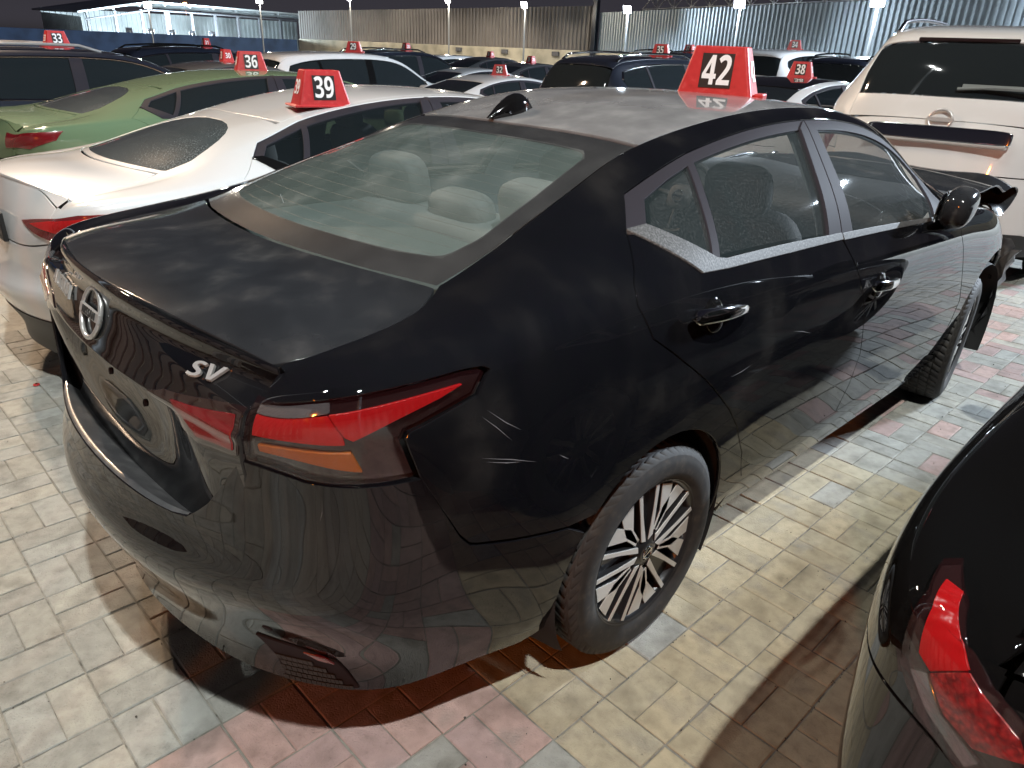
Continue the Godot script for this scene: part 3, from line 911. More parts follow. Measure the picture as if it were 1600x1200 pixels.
# ---------- cars
func arc(s: Shell, xc: float, yc: float, r: float, a0: float, a1: float, n: int, u0: float) -> Array:
	# points of a wheel arch, as (u, v)
	var o := []
	var g := Vector2(u0, 12.0)
	for k in n + 1:
		var a := deg_to_rad(lerpf(a0, a1, float(k) / n))
		g = s.find(xc + cos(a) * r, yc + sin(a) * r, g.x, g.y)
		o.append(g.x); o.append(g.y)
	return o

func warp(p: PackedVector3Array, o: Dictionary) -> PackedVector3Array:
	# stretch a body: pairs of (from, to) along x and y, and a factor for its width
	var r := PackedVector3Array()
	for q in p:
		var w := Vector3(along(q.x, o.get("x", [])), along(q.y, o.get("y", [])), q.z * o.get("z", 1.0))
		if o.has("narrow") and q.y > 1.1:
			w.z *= lerpf(1.0, o.narrow, clampf((q.y - 1.1) / 0.4, 0.0, 1.0))
		r.append(w)
	return r

func along(x: float, t: Array) -> float:
	if t.is_empty():
		return x
	for k in range(0, t.size() - 2, 2):
		if x <= t[k + 2] or k == t.size() - 4:
			return t[k + 1] + (x - t[k]) * (t[k + 3] - t[k + 1]) / (t[k + 2] - t[k])
	return x

func spoke(pts_a: Array, ang: float) -> PackedVector2Array:
	var o := PackedVector2Array()
	for k in range(0, pts_a.size(), 2):
		o.append(Vector2(pts_a[k], pts_a[k + 1]).rotated(ang))
	return o

func make_wheel(parent: Node3D, at: Vector3, r: float, rim: float, w: float, side: int, fine: bool, style := 0, steer := 0.0, spin := 0.3, camber := 0.0, face_mat: Material = null) -> void:
	var wheel := group_node("wheel", parent, Transform3D(Basis.from_euler(Vector3(camber, steer, 0)) * Basis(Vector3(0, 1, 0), 0.0 if side > 0 else PI), at))
	var b := MB.new()
	var hw := w * 0.5
	# tyre profile from the inner bead over the tread to the outer bead
	var prof := [Vector2(rim - 0.004, -hw + 0.012), Vector2(rim + 0.012, -hw + 0.004), Vector2(lerpf(rim, r, 0.5), -hw - 0.004), Vector2(r - 0.03, -hw + 0.004), Vector2(r - 0.010, -hw + 0.016)]
	var tread := []
	for g in 4:
		var z0: float = -hw + 0.022 + (w - 0.044) * g / 4.0
		var z1: float = -hw + 0.022 + (w - 0.044) * (g + 1) / 4.0
		tread.append([z0 + 0.004, z1 - 0.004])
	var rows := []
	var seg := 180 if fine else 36
	for q in prof:
		rows.append([q.x, q.y, 0])
	if fine:
		for g in 4:
			var crown := 0.004 * (1.0 - pow(absf((tread[g][0] + tread[g][1]) * 0.5) / hw, 2.0))
			rows.append([r - 0.008, tread[g][0] - 0.002, 0]); rows.append([r - 0.003 + crown, tread[g][0], 1]); rows.append([r - 0.003 + crown, tread[g][1], 1]); rows.append([r - 0.008, tread[g][1] + 0.002, 0])
	else:
		rows.append([r, -hw + 0.03, 0]); rows.append([r, hw - 0.03, 0])
	for q in [[r - 0.008, hw - 0.016, 2], [r - 0.028, hw - 0.003, 0], [r - 0.031, hw - 0.0025, 0], [r - 0.040, hw + 0.001, 0], [lerpf(rim, r, 0.5), hw + 0.005, 0], [lerpf(rim, r, 0.28), hw + 0.004, 0], [rim + 0.016, hw - 0.001, 0], [rim + 0.012, hw - 0.004, 0], [rim - 0.002, hw - 0.010, 0]]:
		rows.append(q)
	var mesh_rows := []
	var angles := []
	if fine:
		for k in 60:
			for q in [[0.0, 0], [0.38, 0], [0.76, 0], [0.79, 1], [0.96, 1]]:
				angles.append([TAU * (k + q[0]) / 60.0, q[1]])
	else:
		for k in seg:
			angles.append([TAU * k / seg, 0])
	for q in rows:
		var row := []
		for an in angles:
			# sipes slant across the tread
			var a: float = an[0] + (0.25 * q[1] / w if q[2] > 0 else 0.0)
			var rr: float = q[0]
			if an[1] == 1 and q[2] > 0:
				rr -= 0.007 if q[2] == 1 else 0.004
			row.append(Vector3(rr * cos(a), rr * sin(a), q[1]))
		mesh_rows.append(row)
	b.grid(mesh_rows, true)
	put("tyre", b.mesh(), M.rubber, wheel)
	b = MB.new()
	# barrel, back plate
	lathe(b, [Vector2(rim - 0.03, -hw + 0.03), Vector2(rim - 0.022, hw - 0.06), Vector2(rim - 0.016, hw - 0.022), Vector2(rim - 0.004, hw - 0.014), Vector2(rim + 0.004, hw - 0.006), Vector2(rim + 0.006, hw - 0.010)], 72 if fine else 28)
	var face := MB.new()
	var rot := Transform3D(Basis(Vector3(0, 0, 1), spin), Vector3.ZERO)
	var zf := hw - 0.016
	if style == 0:
		for k in 5:
			var a := TAU * k / 5
			for sg in [-1, 1]:
				# a slender arm from the hub, and a broad blade that leaves it half way
				var arm := [0.040, 0.004 * sg, 0.050, 0.027 * sg, rim * 0.62, 0.037 * sg, rim - 0.006, 0.047 * sg, rim - 0.006, 0.030 * sg, rim * 0.6, 0.021 * sg]
				var blade := [0.060, 0.029 * sg, rim * 0.50, 0.059 * sg, (rim - 0.010) * 0.955, (rim - 0.006) * 0.29 * sg, (rim - 0.010) * 0.845, (rim - 0.006) * 0.525 * sg, rim * 0.46, 0.094 * sg, 0.055, 0.046 * sg]
				for sh in [[arm, 0.004], [blade, 0.0]]:
					var o2 := spoke(sh[0], a)
					prism(b, o2, zf - 0.045, zf - 0.002 + sh[1], rot)
					prism(face, Geometry2D.offset_polygon(o2, -0.0015)[0], zf - 0.004, zf + sh[1], rot, 0.0)
			# the dark web between the two arms
			prism(b, spoke([0.045, 0.010, rim - 0.01, 0.034, rim - 0.01, -0.034, 0.045, -0.010], a), zf - 0.045, zf - 0.016, rot)
	else:
		for k in 5:
			var a := TAU * k / 5
			for sg in [-1, 1]:
				var o2 := spoke([0.045, 0.006 * sg, 0.05, 0.03 * sg, rim - 0.01, 0.062 * sg, rim - 0.01, 0.036 * sg], a)
				prism(b, o2, zf - 0.04, zf - 0.002, rot)
				prism(face, o2, zf - 0.003, zf, rot)
	lathe(b, [Vector2(0.066, zf - 0.05), Vector2(0.062, zf - 0.008), Vector2(0.048, zf), Vector2(0.034, zf + 0.001), Vector2(0.032, zf + 0.006), Vector2(0.0, zf + 0.008)], 32)
	put("rim", b.mesh(), M.rim_dark, wheel)
	put("spoke_face", face.mesh(), face_mat if face_mat else M.rim_face, wheel)
	b = MB.new()
	lathe(b, [Vector2(0.165, -0.02), Vector2(0.165, 0.004), Vector2(0.05, 0.004), Vector2(0.0, 0.02)], 40)
	lathe(b, [Vector2(rim - 0.03, -hw + 0.04), Vector2(0.0, -hw + 0.04)], 24)
	put("brake_disc", b.mesh(), M.disc, wheel)
	if fine:
		b = MB.new()
		ring(b, Vector3(0, 0, zf + 0.008), 0.018, 0.003, Basis())
		box(b, Vector3(0, 0, zf + 0.008), Vector3(0.046, 0.007, 0.004), 0.001)
		put("hub_emblem", b.mesh(), M.chrome, wheel, rot)

func ring(b: MB, c: Vector3, r: float, th: float, bas: Basis, sx := 1.0, seg := 28) -> void:
	var path := []
	for k in seg + 1:
		var a := TAU * k / seg
		path.append(c + bas * Vector3(cos(a) * r * sx, sin(a) * r, 0))
	tube(b, path, th, 8, false)

const DOOR_SHUT := [7.95, 5.15, 7.69, 6.47, 7.66, 7.08, 7.78, 7.9, 8.16, 8.66, 8.6, 9.42, 8.99, 10.16, 9.22, 10.69, 9.5, 11.58, 9.66, 12.6]
const B_SHUT := [10.88, 6.86, 11.04, 7.51, 11.2, 8.18, 11.44, 9.11, 11.72, 10.5, 11.74, 11.4, 11.62, 12.35]
const F_SHUT := [14.05, 7.02, 14.09, 7.88, 14.4, 9.2, 14.72, 10.45, 14.62, 11.5, 14.5, 12.42]

func rev(a: Array) -> Array:
	var o := []
	for k in range(a.size() - 2, -1, -2):
		o.append(a[k]); o.append(a[k + 1])
	return o

# the parts that every saloon here shares. o: paint, glass, cell ...
func sedan_body(root: Node3D, s: Shell, o: Dictionary) -> void:
	var cell: float = o.get("cell", 0.5)
	var paint: Material = o.paint
	var top: Material = o.get("roof", paint)
	var deck: Material = o.get("deck", paint)
	var c := {"cell": cell}
	var ax: float = o.get("axle_r", 0.0)
	var fx: float = o.get("axle_f", 2.825)
	var wy: float = o.get("wheel_r", 0.334)
	var ar: float = o.get("arch_r", 0.375)
	var ay: float = wy + 0.012
	put("roof", panel(s, pts([8.97, 0, 8.99, 1, 9.02, 2.0, 9.06, 2.98, 10.05, 2.95, 11.2, 2.95, 12.25, 2.95, 12.4, 2, 12.45, 1, 12.45, 0]), 0, c), top, root)
	if o.has("small_rear_window"):
		# a narrower, rounder rear window, the rest of its opening filled in body colour
		var full := pts([6.03, 0, 6.03, 1.06, 6.03, 1.86, 6.08, 2.93, 6.74, 3.11, 7.56, 3.07, 8.98, 2.98, 8.98, 2, 8.98, 1, 8.98, 0])
		var cut := PackedVector2Array()
		var keep: Array = o.small_rear_window
		for k in range(0, keep.size(), 2): cut.append(Vector2(keep[k] * SU, keep[k + 1] * SV))
		put("rear_window", panel(s, cut, 0, {"cell": cell, "depth": 0.004, "lift": -0.003, "gap": 0.0015}), o.glass_rear, root)
		var hole2 := cut.duplicate()
		for k in hole2.size():
			if hole2[k].y < 0.001: hole2[k].y = -0.5
		for f in Geometry2D.clip_polygons(full, hole2):
			put("rear_pillar", panel(s, f, 0, {"cell": cell, "gap": 0.0, "lift": -0.001}), paint, root)
	else:
		put("rear_window", panel(s, pts([6.03, 0, 6.03, 1.06, 6.03, 1.86, 6.08, 2.90, 6.74, 3.08, 7.56, 3.04, 8.98, 2.98, 8.93, 2, 8.91, 1, 8.90, 0]), 0, {"cell": cell, "depth": 0.004, "lift": -0.003, "gap": 0.003}), o.glass_rear, root)
	put("windshield", panel(s, pts([12.5, 0, 12.5, 1, 12.45, 2, 12.32, 2.93, 13.5, 2.95, 14.55, 2.95, 14.7, 2, 14.75, 0]), 0, {"cell": cell, "depth": 0.004, "lift": -0.003}), o.get("glass_front", o.glass_rear), root)
	put("trunk_lid", panel(s, pts([3.0, 0, 3.0, 1, 3.0, 2, 3.02, 2.9, 3.24, 3.0, 3.9, 3.3, 4.7, 3.55, 5.2, 3.57, 5.6, 3.45, 6.0, 2.96, 5.97, 1.86, 5.96, 1, 5.96, 0]), 0, c), deck, root)
	if not o.has("no_hood"):
		put("hood", panel(s, pts([14.8, 0, 14.75, 2, 14.62, 2.97, 15.0, 3.6, 17.0, 4.2, 18.6, 3.5, 18.85, 2, 18.9, 0]), 0, c), paint, root)
	var hole := arc(s, ax, ay, ar, -14, 194, 26, 9.0)
	# the arch runs from the front of the opening (first) to its back (last)
	var lamp_edge: Array = o.get("lamp_edge", [5.47, 9.01, 5.38, 8.27, 5.42, 8.15, 5.56, 8.1, 6.07, 7.82, 6.18, 7.39, 6.12, 7.27, 5.92, 7.18, 4.59, 7.04, 4.1, 7.02, 3.5, 7.0, 3.05, 7.0])
	var q: Array = [3.04, 6.0, 3.04, 3.05, 3.24, 3.02, 3.9, 3.32, 4.7, 3.57, 5.2, 3.59, 5.6, 3.47, 6.05, 2.98, 6.74, 3.12, 7.56, 3.08, 9.0, 3.0, 10.05, 2.97, 11.2, 2.97, 12.3, 2.97, 13.5, 2.97, 14.6, 2.97, 14.7, 3.4, 14.3, 4.0, 13.3, 4.0, 12.4, 3.95, 11.6, 3.91, 11.1, 3.9, 10.04, 3.94, 9.24, 3.99, 8.27, 4.2]
	q += DOOR_SHUT
	var split := []   # keep only the arch behind the front end of the quarter panel and above the bumper
	for k in range(0, hole.size(), 2):
		if hole[k + 1] < 11.05 or hole[k] > 8.5:
			split.append(hole[k]); split.append(hole[k + 1])
	q += [9.62, 12.7] + split + o.get("bumper_seam", [7.0, 11.0, 6.34, 10.7, 5.95, 10.5, 5.89, 10.45, 5.80, 10.24]) + lamp_edge
	var rb: Array = [9.60, 13.2, 9.55, 14.0]
	for sd in [1, -1]:
		put("body_side", panel(s, pts(q), sd, c), paint, root)
		# bumper joined over the middle is built below
		var rd: Array = [8.02, 5.2, 8.51, 6.66, 8.88, 6.76, 9.9, 6.84] + B_SHUT + [10.83, 12.38, 9.66, 12.6] + rev(DOOR_SHUT).slice(2)
		put("rear_door", panel(s, pts(rd), sd, c), paint, root)
		var fd: Array = [10.90, 6.86, 12.0, 6.93, 12.98, 6.99] + F_SHUT + [12.31, 12.36] + rev(B_SHUT)
		fd = fd.slice(0, fd.size() - 2)
		put("front_door", panel(s, pts(fd), sd, c), paint, root)
		var fa := arc(s, fx, ay, ar, -14, 194, 26, 17.0)
		var fe: Array = [14.62, 3.0, 15.0, 3.63, 17.0, 4.23, 18.6, 3.53, 18.75, 5.0, 18.6, 7.6, 18.1, 9.6]
		var fs := []
		for k in range(0, fa.size(), 2):
			if fa[k + 1] < 11.4 or fa[k] < 16:
				fs.append(fa[k]); fs.append(fa[k + 1])
		fe += fs + [14.5, 12.6] + rev(F_SHUT) + [13.95, 6.9, 14.35, 4.05, 14.68, 3.45]
		if not o.has("no_fender"):
			put("front_fender", panel(s, pts(fe), sd, c), paint, root)
		put("sill", panel(s, pts([9.66, 12.64, 10.83, 12.42, 12.31, 12.40, 14.5, 12.46, 14.9, 12.9, 15.0, 14.0, 12.0, 14.1, 9.45, 14.0, 9.5, 13.0]), sd, {"cell": cell, "lift": -0.004}), paint, root)
		# windows with their frames
		if remap.size():
			put("window_surround", panel(s, pts([8.0, 5.0, 8.05, 5.3, 8.5, 6.6, 8.9, 6.72, 9.9, 6.8, 9.9, 7.2, 7.5, 7.2, 7.55, 6.4]), sd, {"cell": cell, "lift": -0.006, "gap": 0.0}), M.black_gloss, root)
		var fr := {"cell": cell, "lift": -0.004, "gap": 0.001, "depth": 0.02}
		var g := {"cell": cell, "lift": -0.010, "gap": 0.0, "depth": 0.0}
		put("quarter_glass", panel(s, rounded(pts([8.40, 4.56, 8.20, 5.14, 8.77, 6.46, 9.19, 4.30]), 0.02), sd, g), o.glass, root)
		put("rear_door_glass", panel(s, rounded(pts([9.19, 4.24, 8.77, 6.46, 10.65, 6.76, 10.93, 4.22, 9.92, 4.24]), 0.02), sd, g), o.glass, root)
		put("front_door_glass", panel(s, rounded(pts([11.20, 4.25, 11.11, 6.80, 12.98, 6.95, 13.45, 6.92, 13.85, 4.25, 12.57, 4.30]), 0.02), sd, g), o.glass, root)
		put("window_divider", panel(s, pts([9.16, 4.26, 9.25, 4.24, 8.84, 6.48, 8.73, 6.46]), sd, fr), M.black_trim, root)
		put("door_frame", panel(s, pts([8.27, 4.22, 9.24, 4.01, 10.04, 3.96, 11.10, 3.92, 10.93, 4.24, 9.92, 4.28, 9.22, 4.30, 8.82, 4.40, 8.42, 4.56, 8.22, 5.13, 7.98, 5.06]), sd, fr), M.black_trim, root)
		put("door_frame", panel(s, pts([11.10, 3.92, 11.6, 3.93, 12.4, 3.97, 13.3, 4.02, 14.28, 4.02, 13.98, 5.5, 13.9, 6.92, 13.30, 6.94, 13.72, 4.55, 13.3, 4.34, 12.57, 4.32, 11.72, 4.30, 11.20, 4.28]), sd, fr), M.black_trim, root)
		put("door_pillar", panel(s, pts([10.93, 4.2, 11.08, 3.94, 10.89, 6.84, 10.63, 6.80]), sd, {"cell": cell, "lift": 0.001, "gap": 0.0015, "depth": 0.02}), M.black_trim, root)
		put("door_pillar", panel(s, pts([11.09, 3.94, 11.22, 4.27, 11.13, 6.86, 10.90, 6.84]), sd, {"cell": cell, "lift": 0.001, "gap": 0.0015, "depth": 0.02}), M.black_trim, root)
		put("window_moulding", panel(s, pts([7.98, 5.05, 8.20, 5.12, 8.77, 6.44, 8.90, 6.54, 9.8, 6.64, 10.65, 6.73, 10.88, 6.74, 10.88, 6.9, 9.9, 6.87, 8.88, 6.78, 8.51, 6.70]), sd, {"cell": cell, "lift": 0.005, "gap": 0.0, "depth": 0.02, "edge": 0.004}), o.get("moulding", M.dark_chrome), root)
		put("window_moulding", panel(s, pts([10.90, 6.76, 11.13, 6.77, 12.98, 6.90, 13.9, 6.95, 13.95, 7.06, 12.98, 7.02, 10.91, 6.92]), sd, {"cell": cell, "lift": 0.005, "gap": 0.0, "depth": 0.02, "edge": 0.004}), o.get("moulding", M.dark_chrome), root)
		# wheels in their wells
		for w in 2:
			var x: float = ax if w == 0 else fx
			wheel_well(root, x, ay, ar, sd, s)
			if not (o.has("own_front_wheel") and w == 1 and sd == 1):
				make_wheel(root, Vector3(x, wy, sd * o.get("track", 0.80)), wy, o.get("rim_r", 0.226), 0.215, sd, o.get("fine_wheels", false) and sd == 1, o.get("wheel_style", 1), 0.0, o.get("spin", 0.3), 0.0, o.get("rim_face", M.rim_face))
	interior(root, s, o)

func wheel_well(root: Node3D, x: float, y: float, r: float, sd: int, s: Shell) -> void:
	var b := MB.new()
	var rows := []
	for st in [[r + 0.004, 0.885], [r + 0.012, 0.865], [r + 0.03, 0.75], [r + 0.02, 0.60], [0.10, 0.585]]:
		var row := []
		for k in 25:
			var a := deg_to_rad(lerpf(-28, 208, k / 24.0))
			row.append(Vector3(x + cos(a) * st[0], y + sin(a) * st[0], st[1] * sd * (s.at(9, 9).z / 0.915)))
		rows.append(row)
	b.grid(rows)
	put("wheel_arch_liner", b.mesh(), M.liner, root)

func interior(root: Node3D, s: Shell, o: Dictionary) -> void:
	var b := MB.new()
	box(b, Vector3(1.36, 0.29, 0), Vector3(4.3, 0.10, 1.0), 0.02)
	box(b, Vector3(1.40, 0.27, 0), Vector3(1.95, 0.14, 1.60), 0.02)
	box(b, Vector3(-0.66, 0.42, 0), Vector3(0.45, 0.22, 0.95), 0.02)
	put("underbody", b.mesh(), M.under, root)
	if o.get("simple_inside", false):
		b = MB.new()
		box(b, Vector3(1.1, 0.80, 0), Vector3(3.2, 0.5, 1.45 * o.get("zs", 1.0)), 0.1)
		put("cabin_floor", b.mesh(), M.seat_dark, root)
		return
	var seat: Material = o.get("seat", M.seat)
	var zs: float = o.get("zs", 1.0)
	var dy: float = o.get("dy", 0.0)
	for sd in [1, -1]:
		put("door_lining", panel(s, pts([7.3, 7.3, 8.4, 6.4, 14.0, 7.2, 14.4, 11.9, 9.7, 11.9, 8.3, 9.2]), sd, {"cell": 0.5, "lift": -0.07, "gap": 0.0, "depth": 0.0}), o.get("lining", M.inner_grey), root)
		put("pillar_lining", panel(s, pts([6.2, 3.15, 9.0, 3.05, 9.0, 3.9, 8.2, 4.4, 7.9, 5.3, 7.6, 6.9, 6.4, 6.6, 6.0, 5.0]), sd, {"cell": 0.5, "lift": -0.035, "gap": 0.0, "depth": 0.0}), o.get("lining", M.inner_grey), root)
		put("pillar_lining", panel(s, pts([10.93, 3.9, 11.22, 3.9, 11.16, 7.4, 10.60, 7.4]), sd, {"cell": 0.5, "lift": -0.045, "gap": 0.0, "depth": 0.0}), o.get("lining", M.inner_grey), root)
	put("headliner", panel(s, pts([9.05, 0, 9.05, 3.7, 12.2, 3.7, 12.3, 0]), 0, {"cell": 0.5, "lift": -0.035, "gap": 0.0, "depth": 0.0}), M.headliner, root)
	b = MB.new()
	box(b, Vector3(-0.25, 1.045 + dy, 0), Vector3(0.66, 0.03, 1.26 * zs), 0.01)
	put("parcel_shelf", b.mesh(), o.get("shelf", M.inner_grey), root)
	# rear bench with its two head restraints
	b = MB.new()
	blob(b, Vector3(0.42, 0.62 + dy, 0), Vector3(0.58, 0.26, 1.30 * zs), 0.35, Transform3D(), 28, 12)
	blob(b, Vector3(0.17, 0.80 + dy, 0), Vector3(0.26, 0.60, 1.26 * zs), 0.35, xf(Vector3.ZERO, Vector3(0, 0, 0.10)), 28, 12)
	put("rear_seat", b.mesh(), seat, root)
	for z in [-0.34, 0.0, 0.34]:
		b = MB.new()
		blob(b, Vector3.ZERO, Vector3(0.12, 0.18 if z != 0.0 else 0.13, 0.27), 0.6, xf(Vector3(0.05, (1.175 if z != 0.0 else 1.12) + dy, z * zs), Vector3(0, 0, 0.2)))
		put("rear_head_restraint", b.mesh(), seat, root)
	for z in [-0.37, 0.37]:
		var seat_f: Material = o.get("seat_front", seat)
		var f := group_node("front_seat", root, xf(Vector3(1.28, 0, z * zs) if z < 0.0 else Vector3(1.38, o.get("seat_drop", 0.0), z * zs)))
		b = MB.new()
		blob(b, Vector3(0.18, 0.58 + dy, 0), Vector3(0.54, 0.22, 0.52), 0.4)
		put("seat_cushion", b.mesh(), seat_f, f)
		b = MB.new()
		blob(b, Vector3(0, 0, 0), Vector3(0.17, 0.66, 0.52), 0.45, xf(Vector3(-0.14, 0.90 + dy, 0), Vector3(0, 0, 0.28)))
		put("seat_back", b.mesh(), seat_f, f)
		b = MB.new()
		blob(b, Vector3(0, 0, 0), Vector3(0.12, 0.20, 0.27), 0.6, xf(Vector3(-0.26, 1.285 + dy, 0), Vector3(0, 0, 0.2)))
		tube(b, [Vector3(-0.24, 1.12 + dy, -0.06), Vector3(-0.27, 1.25 + dy, -0.06)], 0.007)
		tube(b, [Vector3(-0.24, 1.12 + dy, 0.06), Vector3(-0.27, 1.25 + dy, 0.06)], 0.007)
		put("head_restraint", b.mesh(), seat_f, f)
	# dashboard and steering wheel (left-hand drive)
	b = MB.new()
	var rows := []
	for q in [[2.62, 1.06], [2.35, 1.055], [2.16, 1.03], [2.06, 0.98], [2.04, 0.90], [2.10, 0.80], [2.16, 0.55]]:
		var row := []
		for k in 13:
			var z := lerpf(-0.74, 0.74, k / 12.0) * zs
			row.append(Vector3(q[0], q[1] + dy - 0.03 * pow(absf(z), 2.0) + 0.03 * exp(-pow((z + 0.37) / 0.2, 2.0)), z))
		rows.append(row)
	b.grid(rows)
	put("dashboard", b.mesh(), M.dash, root)
	var sw := group_node("steering_wheel", root, Transform3D(Basis(Vector3(0, 0, 1), -0.42) * Basis(Vector3(0, 1, 0), -PI / 2), Vector3(1.86, 0.93 + dy, -0.37 * zs)))
	b = MB.new()
	ring(b, Vector3.ZERO, 0.185, 0.016, Basis())
	put("steering_rim", b.mesh(), M.dash, sw)
	b = MB.new()
	blob(b, Vector3.ZERO, Vector3(0.15, 0.14, 0.05), 0.7)
	for a in [0.12, PI - 0.12, -PI / 2]:
		tube(b, [Vector3(cos(a), sin(a), 0) * 0.05, Vector3(cos(a), sin(a), 0) * 0.18], 0.014)
	put("steering_hub", b.mesh(), M.dash, sw)
	b = MB.new()
	ring(b, Vector3(0, 0, 0.027), 0.03, 0.004, Basis())
	box(b, Vector3(0, 0, 0.027), Vector3(0.07, 0.010, 0.005))
	put("steering_emblem", b.mesh(), M.chrome, sw)
	if o.get("mirror_inside", false):
		b = MB.new()
		blob(b, Vector3.ZERO, Vector3(0.05, 0.07, 0.25), 0.5, xf(Vector3(1.82, 1.335, 0.0), Vector3(0, 0.25, 0)))
		tube(b, [Vector3(1.83, 1.34, 0), Vector3(1.90, 1.40, 0)], 0.012)
		put("rear_view_mirror", b.mesh(), M.black_gloss, root)

# ---------- the black sedan
func trunk_sheet() -> Sheet:
	# rows down the tail from the lip to the foot of the lid, stations from the middle outwards
	var zs := [0.0, 0.17, 0.34, 0.46, 0.56, 0.665]
	var p := PackedVector3Array()
	for k in zs.size():
		var z: float = zs[k]
		var f := z / 0.65
		var lip := Vector3(-1.060 + 0.124 * pow(f, 2.2), 1.131 - 0.055 * pow(f, 2.0), z)
		var cv := 0.058 * pow(f, 2.0)
		var pocket := clampf((0.44 - z) / 0.12, 0.0, 1.0)
		var drop := 0.10 * smoothstep(0.40, 0.68, z)   # towards the lamps the crease rises and fades
		p.append(lip)
		p.append(lip + Vector3(-0.005, -0.010, 0))
		p.append(lip + Vector3(-0.003, -0.026, 0))
		p.append(lip + Vector3(lerpf(0.001, -0.014, smoothstep(0.5, 1.0, f)), -0.052, 0))
		p.append(Vector3(-1.066 + cv, 1.045 - 0.03 * f * f, z))
		p.append(Vector3(-1.082 + cv, 1.000 - 0.02 * f, z))
		p.append(Vector3(-1.092 + cv, 0.965, z))
		p.append(Vector3(-1.090 + cv, 0.948, z))
		p.append(Vector3(lerpf(-1.092 + cv, -1.036, pocket), 0.928, z))
		p.append(Vector3(lerpf(-1.088 + cv, -1.024, pocket), 0.88, z))
		p.append(Vector3(lerpf(-1.078 + cv, -1.036, pocket), 0.80, z))
		p.append(Vector3(-1.063 + cv * 0.7, 0.72, z))
		p.append(Vector3(-1.062 + cv * 0.6, 0.655, z))
	return Sheet.new(zs.size(), 13, p, true)

func glyph(called: String, text: String, size: float, depth: float, material: Material, parent: Node3D, t: Transform3D, bold := true) -> MeshInstance3D:
	var tm := TextMesh.new()
	var f := SystemFont.new()
	f.font_names = PackedStringArray(["Droid Sans"])
	f.font_weight = 700 if bold else 400
	tm.font = f
	tm.text = text
	tm.font_size = 64
	tm.pixel_size = size / 46.0
	tm.depth = depth
	tm.curve_step = 1.5
	return put(called, tm, material, parent, t)

func facing(p: Vector3, nn: Vector3, up := Vector3.UP) -> Transform3D:
	# local z along the normal, local y upwards
	var z := nn.normalized()
	var x := up.cross(z).normalized()
	return Transform3D(Basis(x, z.cross(x), z), p)

